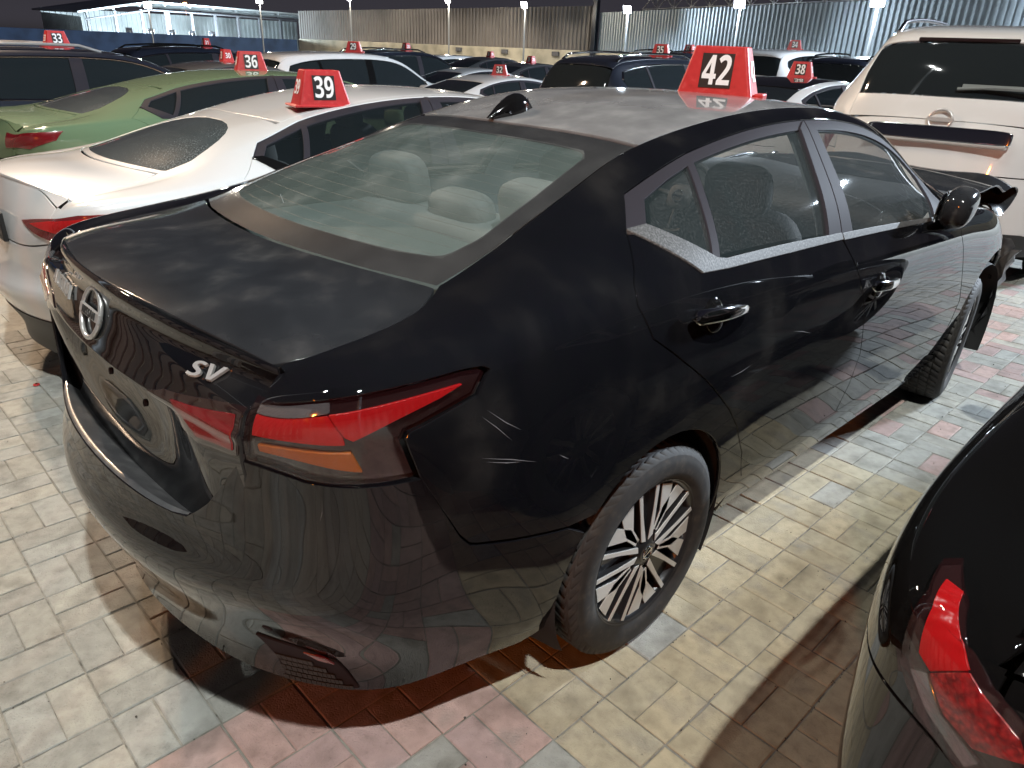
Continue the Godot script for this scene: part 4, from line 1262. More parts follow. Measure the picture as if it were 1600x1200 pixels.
func hero() -> void:
	var root := group_node("black_sedan")
	tag(root, "dusty black sedan with crumpled front end and red number 42 hat on its roof", "car")
	var s := Shell.new(sedan_upper(), sedan_lower())
	var o := {"paint": M.black_paint, "roof": M.dusty_roof, "deck": M.dusty_deck, "glass": M.glass_side, "glass_rear": M.glass_rear, "glass_front": M.glass_clear, "cell": 0.125, "no_hood": true, "no_fender": true, "own_front_wheel": true, "fine_wheels": true, "wheel_style": 0, "moulding": M.dusty_chrome, "mirror_inside": true, "spin": 0.42, "dy": 0.03, "arch_r": 0.372, "seat_drop": -0.14, "seat_front": M.seat_dark, "seat": M.seat_mid, "shelf": M.shelf_grey}
	sedan_body(root, s, o)
	var c := {"cell": 0.125}
	# the black printed border of the rear window
	var border := pts([6.00, 0, 6.00, 1.06, 6.00, 1.86, 6.05, 2.92, 6.74, 3.10, 7.56, 3.06, 9.0, 2.99, 8.96, 2, 8.93, 1, 8.92, 0])
	var inner := rounded(pts([6.35, -1.0, 6.35, 1.06, 6.36, 1.80, 6.42, 2.45, 6.80, 2.62, 7.56, 2.55, 8.5, 2.42, 8.62, 2.2, 8.60, 1, 8.58, -1.0]), 0.03)
	for f in Geometry2D.clip_polygons(border, inner):
		put("window_border", panel(s, f, 0, {"cell": 0.25, "lift": -0.0015, "gap": 0.0, "depth": 0.0}), M.frit, root)
	# heating wires across the rear window
	for k in 15:
		var u := 6.45 + k * 0.145
		put("heating_wire", panel(s, pts([u, 0, u, 2.38, u + 0.006, 2.38, u + 0.006, 0]), 0, {"cell": 0.5, "lift": -0.0055, "gap": 0.0, "depth": 0.0}), M.wire, root)
	# tail of the boot lid
	var tr := trunk_sheet()
	var tp := PackedVector2Array()
	for q in [[0.0, 0.0], [5.0, 0.0], [4.95, 2.0], [4.92, 7.0], [4.90, 9.0], [4.55, 10.3], [3.9, 11.2], [3.2, 11.9], [2.6, 12.0], [0.0, 12.0]]:
		tp.append(Vector2(minf(q[0], 4.86) * SU, q[1] * SV))
	put("trunk_face", panel(tr, tp, 0, {"cell": 0.25, "gap": 0.0015, "mid": "u", "depth": 0.02}), M.black_paint, root)
	for sd in [1, -1]:
		# inner lamps on the lid
		put("inner_lamp_housing", panel(tr, pts([1.95, 6.3, 2.4, 5.3, 4.84, 3.95, 4.82, 8.1, 4.6, 8.25, 3.6, 8.55, 2.7, 8.2, 2.2, 7.2]), sd, {"cell": 0.25, "lift": 0.003, "gap": 0.001}), M.lamp_smoke, root)
		put("inner_red_lamp", panel(tr, pts([2.72, 5.75, 4.70, 4.45, 4.72, 7.8, 3.62, 8.15, 3.2, 7.4]), sd, {"cell": 0.25, "lift": 0.006, "gap": 0.0, "depth": 0.006}), M.lamp_dark_red, root)
		# outer lamps round the corner
		put("tail_lamp_housing", panel(s, pts([3.06, 7.04, 3.5, 7.03, 4.1, 7.05, 4.59, 7.07, 5.92, 7.21, 6.09, 7.29, 6.14, 7.39, 6.04, 7.79, 5.53, 8.07, 5.39, 8.12, 5.34, 8.27, 5.43, 8.98, 4.81, 8.97, 3.97, 8.95, 3.06, 8.72]), sd, {"cell": 0.125, "gap": 0.002, "lift": -0.016}), M.lamp_smoke, root)
		put("tail_lamp_lens", panel(s, pts([3.08, 7.06, 3.5, 7.05, 4.1, 7.07, 4.59, 7.09, 5.92, 7.23, 6.08, 7.31, 6.12, 7.40, 6.02, 7.77, 5.52, 8.05, 5.37, 8.11, 5.32, 8.27, 5.41, 8.96, 4.81, 8.95, 3.97, 8.93, 3.08, 8.70]), sd, {"cell": 0.125, "gap": 0.0015, "lift": 0.001, "depth": 0.006}), M.lens, root)
		put("chrome_strip", panel(s, pts([3.14, 7.16, 4.1, 7.12, 4.5, 7.14, 4.52, 7.42, 4.1, 7.50, 3.14, 7.50]), sd, {"cell": 0.125, "gap": 0.0, "lift": -0.007, "depth": 0.008}), M.lamp_clear, root)
		put("red_lamp", panel(s, pts([3.14, 7.56, 3.9, 7.56, 4.50, 7.52, 4.70, 8.02, 4.71, 8.20, 3.97, 8.17, 3.16, 8.12]), sd, {"cell": 0.125, "gap": 0.0, "lift": -0.008, "depth": 0.008}), M.lamp_red, root)
		put("red_lamp", panel(s, pts([4.53, 7.50, 5.2, 7.50, 5.93, 7.53, 5.73, 7.67, 5.3, 7.87, 4.84, 8.12, 4.74, 8.03]), sd, {"cell": 0.125, "gap": 0.0, "lift": -0.006, "depth": 0.010}), M.lamp_red, root)
		put("indicator_lamp", panel(s, pts([3.25, 8.37, 3.96, 8.39, 4.78, 8.40, 4.86, 8.77, 4.23, 8.66, 3.27, 8.51]), sd, {"cell": 0.125, "gap": 0.0, "lift": -0.008, "depth": 0.008}), M.lamp_amber, root)
	# rear bumper in one piece, its step, its lower trim
	var hole := arc(s, 0.0, 0.346, 0.372, -14, 194, 26, 9.0)
	var ar := []
	for k in range(0, hole.size(), 2):
		if hole[k + 1] >= 11.05 and hole[k] < 8.0:
			ar.append(hole[k]); ar.append(hole[k + 1])
	var bp: Array = [0, 10.02, 1.0, 10.02, 1.7, 10.03, 1.95, 10.0, 2.33, 9.62, 2.7, 9.12, 2.97, 8.74, 3.97, 8.98, 4.81, 9.0, 5.49, 9.03, 5.80, 10.28, 5.89, 10.48, 5.97, 10.54, 6.34, 10.73, 7.0, 11.03] + ar + [6.55, 14.0, 5.0, 14.0, 3.0, 14.0, 0, 14.0]
	put("rear_bumper", panel(s, pts(bp), 0, {"cell": 0.125, "mid": "u"}), M.black_paint, root)
	var b := MB.new()
	var rows := []
	for k in 13:
		var z := lerpf(0.0, 0.44, k / 12.0)
		var outer := s.at(along(z, [0.0, 0.0, 0.25, 1.0, 0.455, 2.0]), 10.02)
		var inn := Vector3(-1.054 + 0.02 * pow(z / 0.41, 2.0), 0.652, minf(z, 0.415))
		rows.append([inn, inn.lerp(outer, 0.3) + Vector3(0, 0.006, 0), inn.lerp(outer, 0.75) + Vector3(0, 0.010, 0), outer + Vector3(0.012, 0.004, 0), outer + Vector3(0.001, -0.003, 0)])
	var all := []
	for k in range(12, 0, -1):
		var r := []
		for q in rows[k]: r.append(q * Vector3(1, 1, -1))
		all.append(r)
	all += rows
	b.grid(all)
	for k in b.n.size():
		if b.n[k].y < 0: b.n[k] = -b.n[k]
	b_fix(b, 0)
	put("bumper_step", b.mesh(), M.scuffed, root)
	# the walls of the opening below the lid, from the step up to the lamps
	for sd in [1, -1]:
		b = MB.new()
		var outer_uv := [[1.85, 10.02], [1.95, 10.0], [2.14, 9.82], [2.33, 9.62], [2.52, 9.37], [2.7, 9.12], [2.97, 8.74]]
		var inner_uv := [[2.62, 12.0], [2.9, 11.95], [3.3, 11.8], [3.6, 11.5], [4.0, 11.05], [4.4, 10.45], [4.84, 8.9]]
		var ra := []
		var rb := []
		for k in 7:
			ra.append((s.at(outer_uv[k][0], outer_uv[k][1]) + Vector3(0.012, -0.004, -0.006)) * Vector3(1, 1, sd))
			rb.append((tr.at(inner_uv[k][0], inner_uv[k][1]) + Vector3(0.018, 0, 0)) * Vector3(1, 1, sd))
		b.grid([ra, rb])
		put("opening_wall", b.mesh(), M.black_gloss, root)
	# scratches in the paint
	for q in [[6.07, 8.99, 6.37, 9.2, 6.62, 9.42], [6.11, 9.08, 6.31, 9.22, 6.47, 9.31], [6.84, 9.45, 6.89, 9.53, 6.95, 9.62], [6.09, 8.24, 6.23, 8.53, 6.38, 8.88], [6.14, 8.15, 6.32, 8.5, 6.47, 8.74], [8.88, 9.4, 9.07, 9.37, 9.25, 9.3], [4.2, 9.2, 4.16, 9.45, 4.1, 9.6], [9.9, 8.9, 10.1, 9.0, 10.3, 9.15]]:
		var w := 0.007
		put("scratch", panel(s, pts([q[0], q[1], q[2], q[3] - w, q[4], q[5], q[2], q[3] + w * 1.6]), 1, {"cell": 0.25, "gap": 0.0, "lift": 0.0006, "depth": 0.0}), M.scratch, root)
	# films of dust on the glass
	put("glass_dust", panel(s, pts([6.33, 0, 6.33, 1.8, 6.40, 2.50, 6.8, 2.66, 7.56, 2.59, 8.5, 2.46, 8.64, 2.2, 8.60, 0]), 0, {"cell": 0.25, "lift": 0.0008, "gap": 0.0, "depth": 0.0}), M.dust_film, root)
	put("glass_dust", panel(s, pts([9.26, 4.32, 8.88, 6.38, 10.60, 6.66, 10.88, 4.30]), 1, {"cell": 0.25, "lift": -0.0085, "gap": 0.0, "depth": 0.0}), M.dust_specks, root)
	put("glass_dust", panel(s, pts([8.44, 4.70, 8.28, 5.16, 8.74, 6.36, 9.10, 4.42]), 1, {"cell": 0.25, "lift": -0.0085, "gap": 0.0, "depth": 0.0}), M.dust_specks, root)
	put("glass_dust", panel(s, pts([11.24, 4.35, 11.16, 6.74, 12.98, 6.88, 13.75, 4.35]), 1, {"cell": 0.25, "lift": -0.0085, "gap": 0.0, "depth": 0.0}), M.dust_specks, root)
	# lower valance: a glossy lip, dark mesh inserts with reflectors, a parking sensor
	for sd in [1, -1]:
		put("bumper_insert", panel(s, pts([2.35, 12.75, 3.0, 12.85, 3.55, 13.05, 3.85, 13.9, 3.3, 13.95, 2.5, 13.95]), sd, {"cell": 0.25, "lift": 0.004, "depth": 0.01, "edge": 0.003}), M.black_trim, root)
		b = MB.new()
		for r in 5:
			for k in 16:
				var u := 2.45 + k * 0.085 + (0.042 if r % 2 else 0.0)
				var v := 13.2 + r * 0.15
				if u > 3.02 + r * 0.16:
					continue
				panel_into(b, s, pts([u, v, u + 0.07, v, u + 0.07, v + 0.11, u, v + 0.11]), sd, {"cell": 0.5, "gap": 0.0, "lift": 0.008, "depth": 0.005, "edge": 0.001})
		tag(put("bumper_mesh", b.mesh(), M.black_plastic, root), "", "", "", "stuff")
		put("rear_reflector", panel(s, pts([3.02, 12.92, 3.38, 12.98, 3.50, 13.12, 3.2, 13.08]), sd, {"cell": 0.25, "lift": 0.008, "gap": 0.0, "depth": 0.006}), M.lamp_dark_red, root)
		var g: Array = s.full(2.72, 12.45)
		b = MB.new()
		ring(b, Vector3.ZERO, 0.011, 0.0015, Basis())
		lathe(b, [Vector2(0.010, -0.002), Vector2(0.008, 0.0015), Vector2(0.0, 0.002)], 18)
		put("parking_sensor", b.mesh(), M.black_trim, root, facing(g[0] * Vector3(1, 1, sd), g[1] * Vector3(1, 1, sd)))
	# gap darkness behind the panels
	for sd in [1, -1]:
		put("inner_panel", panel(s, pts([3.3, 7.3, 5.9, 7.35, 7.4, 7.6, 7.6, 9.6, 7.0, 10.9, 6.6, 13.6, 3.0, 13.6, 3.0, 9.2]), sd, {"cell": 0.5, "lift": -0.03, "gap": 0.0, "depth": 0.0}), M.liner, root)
	# in the plate recess: a lamp bar under the crease, two screw bosses
	var rp: Array = tr.full(0.0, 8.6)
	put("plate_lamp_bar", box_mesh(Vector3(0.004, 0.004, 0), Vector3(0.03, 0.014, 0.44), 0.004), M.black_plastic, root, Transform3D(Basis(), rp[0]))
	for sd in [1, -1]:
		rp = tr.full(0.72, 9.6)
		b = MB.new()
		lathe(b, [Vector2(0.010, -0.004), Vector2(0.009, 0.004), Vector2(0.004, 0.005), Vector2(0.0, 0.002)], 14)
		put("plate_screw", b.mesh(), M.black_trim, root, facing(rp[0] * Vector3(1, 1, sd), rp[1] * Vector3(1, 1, sd)))
	# the badges
	var g: Array = tr.full(0.0, 4.25)
	b = MB.new()
	ring(b, Vector3(0, 0, 0.006), 0.058, 0.006, Basis(), 1.06, 40)
	put("emblem_ring", b.mesh(), M.satin_silver, root, facing(g[0], g[1]))
	b = MB.new()
	box(b, Vector3(0, 0, 0.008), Vector3(0.135, 0.026, 0.008), 0.003)
	put("emblem_bar", b.mesh(), M.satin_silver, root, facing(g[0], g[1]))
	glyph("emblem_lettering", "NISSAN", 0.018, 0.002, M.decal_black, root, facing(g[0] + g[1] * 0.0125, g[1]))
	g = tr.full(3.42, 3.55)
	glyph("trim_badge", "SV", 0.036, 0.006, M.satin_silver, root, Transform3D(facing(g[0] + g[1] * 0.005, g[1]).basis * Basis.from_scale(Vector3(1.5, 1, 1)), g[0] + g[1] * 0.005))
	g = tr.full(1.62, 4.1)
	var gm: Vector3 = g[0] * Vector3(1, 1, -1)
	var gn: Vector3 = g[1] * Vector3(1, 1, -1)
	glyph("model_badge", "ALTIMA", 0.032, 0.006, M.satin_silver, root, Transform3D(facing(gm, gn).basis * Basis.from_scale(Vector3(1.25, 1, 1)), gm + gn * 0.005))
	# door handles with their cups
	for sd in [1, -1]:
		for h in [[0.03, 0.30, 1.036, 1.012], [1.137, 1.40, 0.925, 0.900]]:
			var p0: Vector2 = s.find(h[0], h[2], 8.0 if h[0] < 0.5 else 11.2, 7.6)
			var p1: Vector2 = s.find(h[1], h[3], 9.0 if h[0] < 0.5 else 12.0, 7.8)
			var a: Array = s.full(p0.x, p0.y)
			var e: Array = s.full(p1.x, p1.y)
			var mz := Vector3(1, 1, sd)
			var handle := group_node("door_handle", root)
			b = MB.new()
			var pa: Vector3 = a[0] * mz
			var pb: Vector3 = e[0] * mz
			var nn: Vector3 = ((a[1] + e[1]) as Vector3).normalized() * mz
			var ax := (pb - pa).normalized()
			var upv := nn.cross(ax).normalized()
			if upv.y < 0: upv = -upv
			rows = []
			for k in 13:
				var t := k / 12.0
				var ctr := pa.lerp(pb, t) + nn * (0.020 + 0.016 * sin(PI * clampf(t * 1.1, 0, 1)))
				var hh := 0.020 * (1.0 - 0.45 * pow(t, 3.0)) * (0.15 if k == 0 or k == 12 else 1.0)
				var th := 0.010 * (0.2 if k == 0 or k == 12 else 1.0)
				var row := []
				for j in 12:
					var an := TAU * j / 12
					row.append(ctr + upv * pz(sin(an), 0.6) * hh + nn * pz(cos(an), 0.6) * th)
				rows.append(row)
			b.grid(rows, true)
			for k in b.n.size():
				var ctr2: Vector3 = pa.lerp(pb, clampf((b.v[k] - pa).dot(ax) / pa.distance_to(pb), 0, 1)) + nn * 0.028
				if b.n[k].dot(b.v[k] - ctr2) < 0: b.n[k] = -b.n[k]
			b_fix(b, 0)
			put("grip", b.mesh(), M.chrome, handle)
			b = MB.new()
			blob(b, Vector3.ZERO, Vector3(0.085, 0.092, 0.012), 0.9, facing(pa.lerp(pb, 0.48) + nn * 0.001 - upv * 0.006, nn, Vector3.UP))
			put("handle_cup", b.mesh(), M.black_gloss, handle)
	# shark fin on the roof
	b = MB.new()
	rows = []
	for k in 9:
		var t := k / 8.0
		var hgt := 0.060 * sin(PI * pow(t, 0.75)) * (1.0 - 0.15 * t) + 0.002
		var wd := 0.036 * sin(PI * clampf(0.1 + 0.85 * t, 0, 1)) + 0.004
		var cx := 0.44 - 0.17 * t
		var by := s.at(9.0 + (cx - 0.265) / 0.385, 0.0).y
		var row := []
		for j in 13:
			var an := PI * j / 12
			row.append(Vector3(cx - 0.03 * sin(an) * t, by + hgt * pow(sin(an), 0.8), cos(an) * wd - 0.10))
		rows.append(row)
	b.grid(rows)
	for k in b.n.size():
		if b.n[k].y < -0.01: b.n[k] = -b.n[k]
	b_fix(b, 0)
	put("roof_antenna", b.mesh(), M.black_gloss, root)
	# door mirrors
	for sd in [1, -1]:
		var mir := group_node("door_mirror", root, Transform3D(Basis.from_scale(Vector3(1, 1, sd)), Vector3.ZERO))
		b = MB.new()
		blob(b, Vector3.ZERO, Vector3(0.215, 0.150, 0.115), 0.72, xf(Vector3(1.80, 1.135, 0.955), Vector3(0.10, 0.10, 0.12)), 24, 16)
		tube(b, [Vector3(1.98, 1.03, 0.84), Vector3(1.93, 1.055, 0.90), Vector3(1.88, 1.08, 0.94)], 0.032, 10)
		put("mirror_cap", b.mesh(), M.dusty_deck, mir)
		b = MB.new()
		blob(b, Vector3.ZERO, Vector3(0.17, 0.115, 0.01), 0.6, xf(Vector3(1.80, 1.13, 0.893), Vector3(0.10, 0.10, 0.12)))
		put("mirror_glass", b.mesh(), M.chrome, mir)
	crashed_front(root, s)

func crashed_front(root: Node3D, s: Shell) -> void:
	var rng := RandomNumberGenerator.new()
	rng.seed = 42
	var n := FastNoiseLite.new()
	n.seed = 9
	n.frequency = 2.2
	n.fractal_octaves = 3
	# hood buckled upwards: rises from the cowl to a torn fold, then hangs down
	var prof := [[2.62, 1.085], [2.80, 1.10], [3.00, 1.11], [3.18, 1.115], [3.30, 1.075], [3.40, 1.105], [3.54, 1.085], [3.44, 1.02], [3.26, 0.99]]
	var p := PackedVector3Array()
	var zs := [-0.70, -0.45, -0.2, 0.0, 0.2, 0.40, 0.55, 0.66, 0.74]
	for z in zs:
		for k in prof.size():
			var q: Array = prof[k]
			var e := clampf((k - 3) / 4.0, 0.0, 1.0)
			var x: float = q[0] - 0.10 * pow(absf(z), 2.0) * (0.3 + e) + e * (0.10 * n.get_noise_2d(z * 1.3, 3.0) + 0.20 * clampf(z, 0.0, 0.7))
			var y: float = q[1] - 0.045 * pow(absf(z) / 0.7, 2.4) + e * 0.09 * n.get_noise_2d(z * 2.2, q[0] * 2.0)
			if z > 0.5: y -= 0.02 * e * (z - 0.5) / 0.24
			p.append(Vector3(x, y, z))
	var hs := Sheet.new(zs.size(), prof.size(), p, false, 2)
	put("hood", panel(hs, PackedVector2Array([Vector2(0, 0), Vector2(8 * SU, 0), Vector2(8 * SU, 8 * SV), Vector2(0, 8 * SV)]), 1, {"cell": 0.2, "gap": 0.0, "depth": 0.012}), M.dusty_deck, root)
	# fenders: whole on the left, pushed in and torn on the right
	var lo := sedan_lower()
	var up := sedan_upper()
	for k in lo.size():
		var q := lo[k]
		if q.x > 2.95:
			var t := clampf((q.x - 2.95) / 0.5, 0.0, 1.0)
			q.x -= 0.42 * t * clampf((q.x - 2.95), 0.0, 1.0)
			q.z -= 0.10 * t
			q += Vector3(n.get_noise_3d(q.y * 3, q.z * 3, 1), n.get_noise_3d(q.x * 3, q.z * 3, 7), n.get_noise_3d(q.x * 3, q.y * 3, 4)) * 0.10 * t
			lo[k] = q
	for k in up.size():
		var q := up[k]
		if q.x > 2.95:
			var t := clampf((q.x - 2.95) / 0.5, 0.0, 1.0)
			q.x -= 0.42 * t * clampf((q.x - 2.95), 0.0, 1.0)
			q.y -= 0.16 * t
			q += Vector3(n.get_noise_3d(q.y * 3, q.z * 3, 1), n.get_noise_3d(q.x * 3, q.z * 3, 7), n.get_noise_3d(q.x * 3, q.y * 3, 4)) * 0.10 * t
			up[k] = q
	var cs := Shell.new(up, lo)
	var fa := arc(s, 2.825, 0.40, 0.40, 20, 194, 22, 17.0)
	var fe: Array = [14.62, 3.2, 15.0, 4.2, 17.0, 4.6, 18.2, 4.6, 18.3, 7.0, 17.9, 8.8]
	var fs := []
	for k in range(0, fa.size(), 2):
		if fa[k + 1] < 11.0 or fa[k] < 16:
			fs.append(fa[k]); fs.append(fa[k + 1])
	fe += fs + [14.5, 12.6] + rev(F_SHUT) + [13.95, 6.9, 14.35, 4.05, 14.66, 3.5]
	for sd in [1, -1]:
		put("front_fender", panel(cs, pts(fe), sd, {"cell": 0.2}), M.black_paint, root)
	# what is left of the front bumper: a corner that hangs loose behind the wheel, and the bare beam
	var b := MB.new()
	var rows := []
	for r in 9:
		var t := r / 8.0
		var row := []
		for k in 9:
			var w := k / 8.0
			row.append(Vector3(3.22 + 0.34 * w - 0.10 * t * (1.0 - w) + 0.05 * n.get_noise_2d(t * 2, w * 2), lerpf(0.72, 0.27, t) + 0.05 * w + 0.03 * n.get_noise_2d(t * 3, w * 4), 0.90 - 0.22 * w * w - 0.05 * t + 0.04 * n.get_noise_2d(w * 3, t * 3 + 5)))
		rows.append(row)
	b.grid(rows)
	put("hanging_bumper_corner", b.mesh(), M.scuffed, root)
	b = MB.new()
	box(b, Vector3(3.42, 0.55, 0), Vector3(0.10, 0.14, 1.2), 0.02, xf(Vector3.ZERO, Vector3(0, 0.03, 0)))
	box(b, Vector3(3.25, 0.45, 0), Vector3(0.25, 0.30, 1.1), 0.02)
	put("bumper_beam", b.mesh(), M.under, root)
	# the bent front wheel
	make_wheel(root, Vector3(2.73, 0.334, 0.78), 0.334, 0.226, 0.215, 1, true, 0, 0.15, 1.1, 0.03)

# ---------- the other cars
func ground_y(x: float, z: float) -> float:
	# the lot falls away gently towards its far side
	return -0.03 * clampf(-z - 3.0, 0.0, 11.0) + 0.012 * clampf(x - 8.0, 0.0, 8.0)

func tail_and_nose(root: Node3D, s: Shell, o: Dictionary) -> void:
	# tail, bumpers, lamps and plates that the plain cars share
	var cell: float = o.get("cell", 0.5)
	var c := {"cell": cell, "mid": "u"}
	var ax: float = o.get("axle_r", 0.0)
	var ay: float = o.get("wheel_r", 0.334) + 0.012
	var suv: bool = o.get("suv", false)
	var vb: float = 9.6 if suv else 9.05
	put("tailgate" if suv else "trunk_face", panel(s, pts([0, 7.03, 1, 7.03, 2, 7.04, 2.98, 7.12, 2.98, vb, 0, vb]), 0, c), o.paint, root)
	var hole := arc(s, ax, ay, o.get("arch_r", 0.375), -14, 194, 20, 9.0)
	var ar := []
	for k in range(0, hole.size(), 2):
		if hole[k + 1] >= 11.05 and hole[k] < 8.0:
			ar.append(hole[k]); ar.append(hole[k + 1])
	if not suv:
		for sd in [1, -1]:
			var cb := MB.new()
			var ra := []
			var rb := []
			for k in 7:
				var t := k / 6.0
				ra.append(s.at(3.0, lerpf(1.6, 3.0, t)) * Vector3(1, 1, sd))
				rb.append(s.at(lerpf(1.6, 3.0, t), 7.01) * Vector3(1, 1, sd))
			cb.grid([ra, rb])
			put("trunk_corner", cb.mesh(), o.paint, root)
	put("rear_bumper", panel(s, pts([0, vb + 0.04, 3.0, vb + 0.04, 3.02, 9.04, 5.49, 9.04, 5.80, 10.28, 5.97, 10.54, 6.34, 10.73, 7.0, 11.03] + ar + [6.55, 14.0, 3.0, 14.0, 0, 14.0]), 0, c), o.paint, root)
	put("bumper_valance", panel(s, pts([0, 12.5, 3.0, 12.6, 4.2, 13.0, 4.6, 14.2, 0, 14.2]), 0, {"cell": cell, "mid": "u", "lift": 0.006}), M.black_plastic, root)
	put("front_bumper", panel(s, pts([17.6, 9.6, 18.2, 7.6, 18.9, 7.05, 20, 7.02, 20, 14.0, 17.5, 14.0]), 1, {"cell": cell, "gap": 0.0}), o.paint, root)
	put("front_bumper", panel(s, pts([17.6, 9.6, 18.2, 7.6, 18.9, 7.05, 20, 7.02, 20, 14.0, 17.5, 14.0]), -1, {"cell": cell, "gap": 0.0}), o.paint, root)
	for sd in [1, -1]:
		for l in o.get("lamps", []):
			put("tail_lamp", panel(s, pts(l[0]), sd, {"cell": minf(cell, 0.25), "gap": 0.0, "lift": l[2] if l.size() > 2 else 0.006, "depth": 0.012}), l[1], root)
		put("headlamp", panel(s, pts([17.9, 7.9, 18.8, 7.3, 19.3, 7.6, 19.0, 8.4, 18.0, 8.8]), sd, {"cell": cell, "gap": 0.0, "lift": 0.006}), M.lamp_clear, root)
	var b := MB.new()
	var gp: Vector3 = s.at(0.0, o.get("plate_v", 8.6))
	box(b, gp + Vector3(-0.012, 0, 0), Vector3(0.02, 0.13, 0.50), 0.004)
	if not o.has("no_plate"):
		put("plate_holder", b.mesh(), M.black_plastic, root)

func mirrors(root: Node3D, x: float, y: float, z: float, m: Material) -> void:
	for sd in [1, -1]:
		var b := MB.new()
		blob(b, Vector3.ZERO, Vector3(0.15, 0.14, 0.22), 0.62, xf(Vector3(x, y, z * sd), Vector3(0, 0.25 * sd, 0)), 16, 10)
		tube(b, [Vector3(x + 0.08, y - 0.09, (z - 0.16) * sd), Vector3(x + 0.02, y - 0.05, (z - 0.05) * sd)], 0.03, 8)
		put("door_mirror", b.mesh(), m, root)

func saloon(label: String, at: Vector3, yaw: float, o: Dictionary, group := "") -> Node3D:
	var root := group_node(o.get("called", "parked_sedan"), self, xf(at, Vector3(0, yaw, 0)))
	tag(root, label, "car", group)
	var w: Dictionary = o.get("warp", {})
	var s := Shell.new(warp(sedan_upper(), w), warp(sedan_lower(), w))
	remap = o.get("remap", {})
	o.lamp_edge = [5.47, 9.01, 3.05, 9.01, 3.04, 7.0]
	sedan_body(root, s, o)
	tail_and_nose(root, s, o)
	mirrors(root, along(1.93, w.get("x", [])), along(1.09, w.get("y", [])), 0.97 * w.get("z", 1.0), o.get("mirror", o.paint))
	remap = {}
	return root

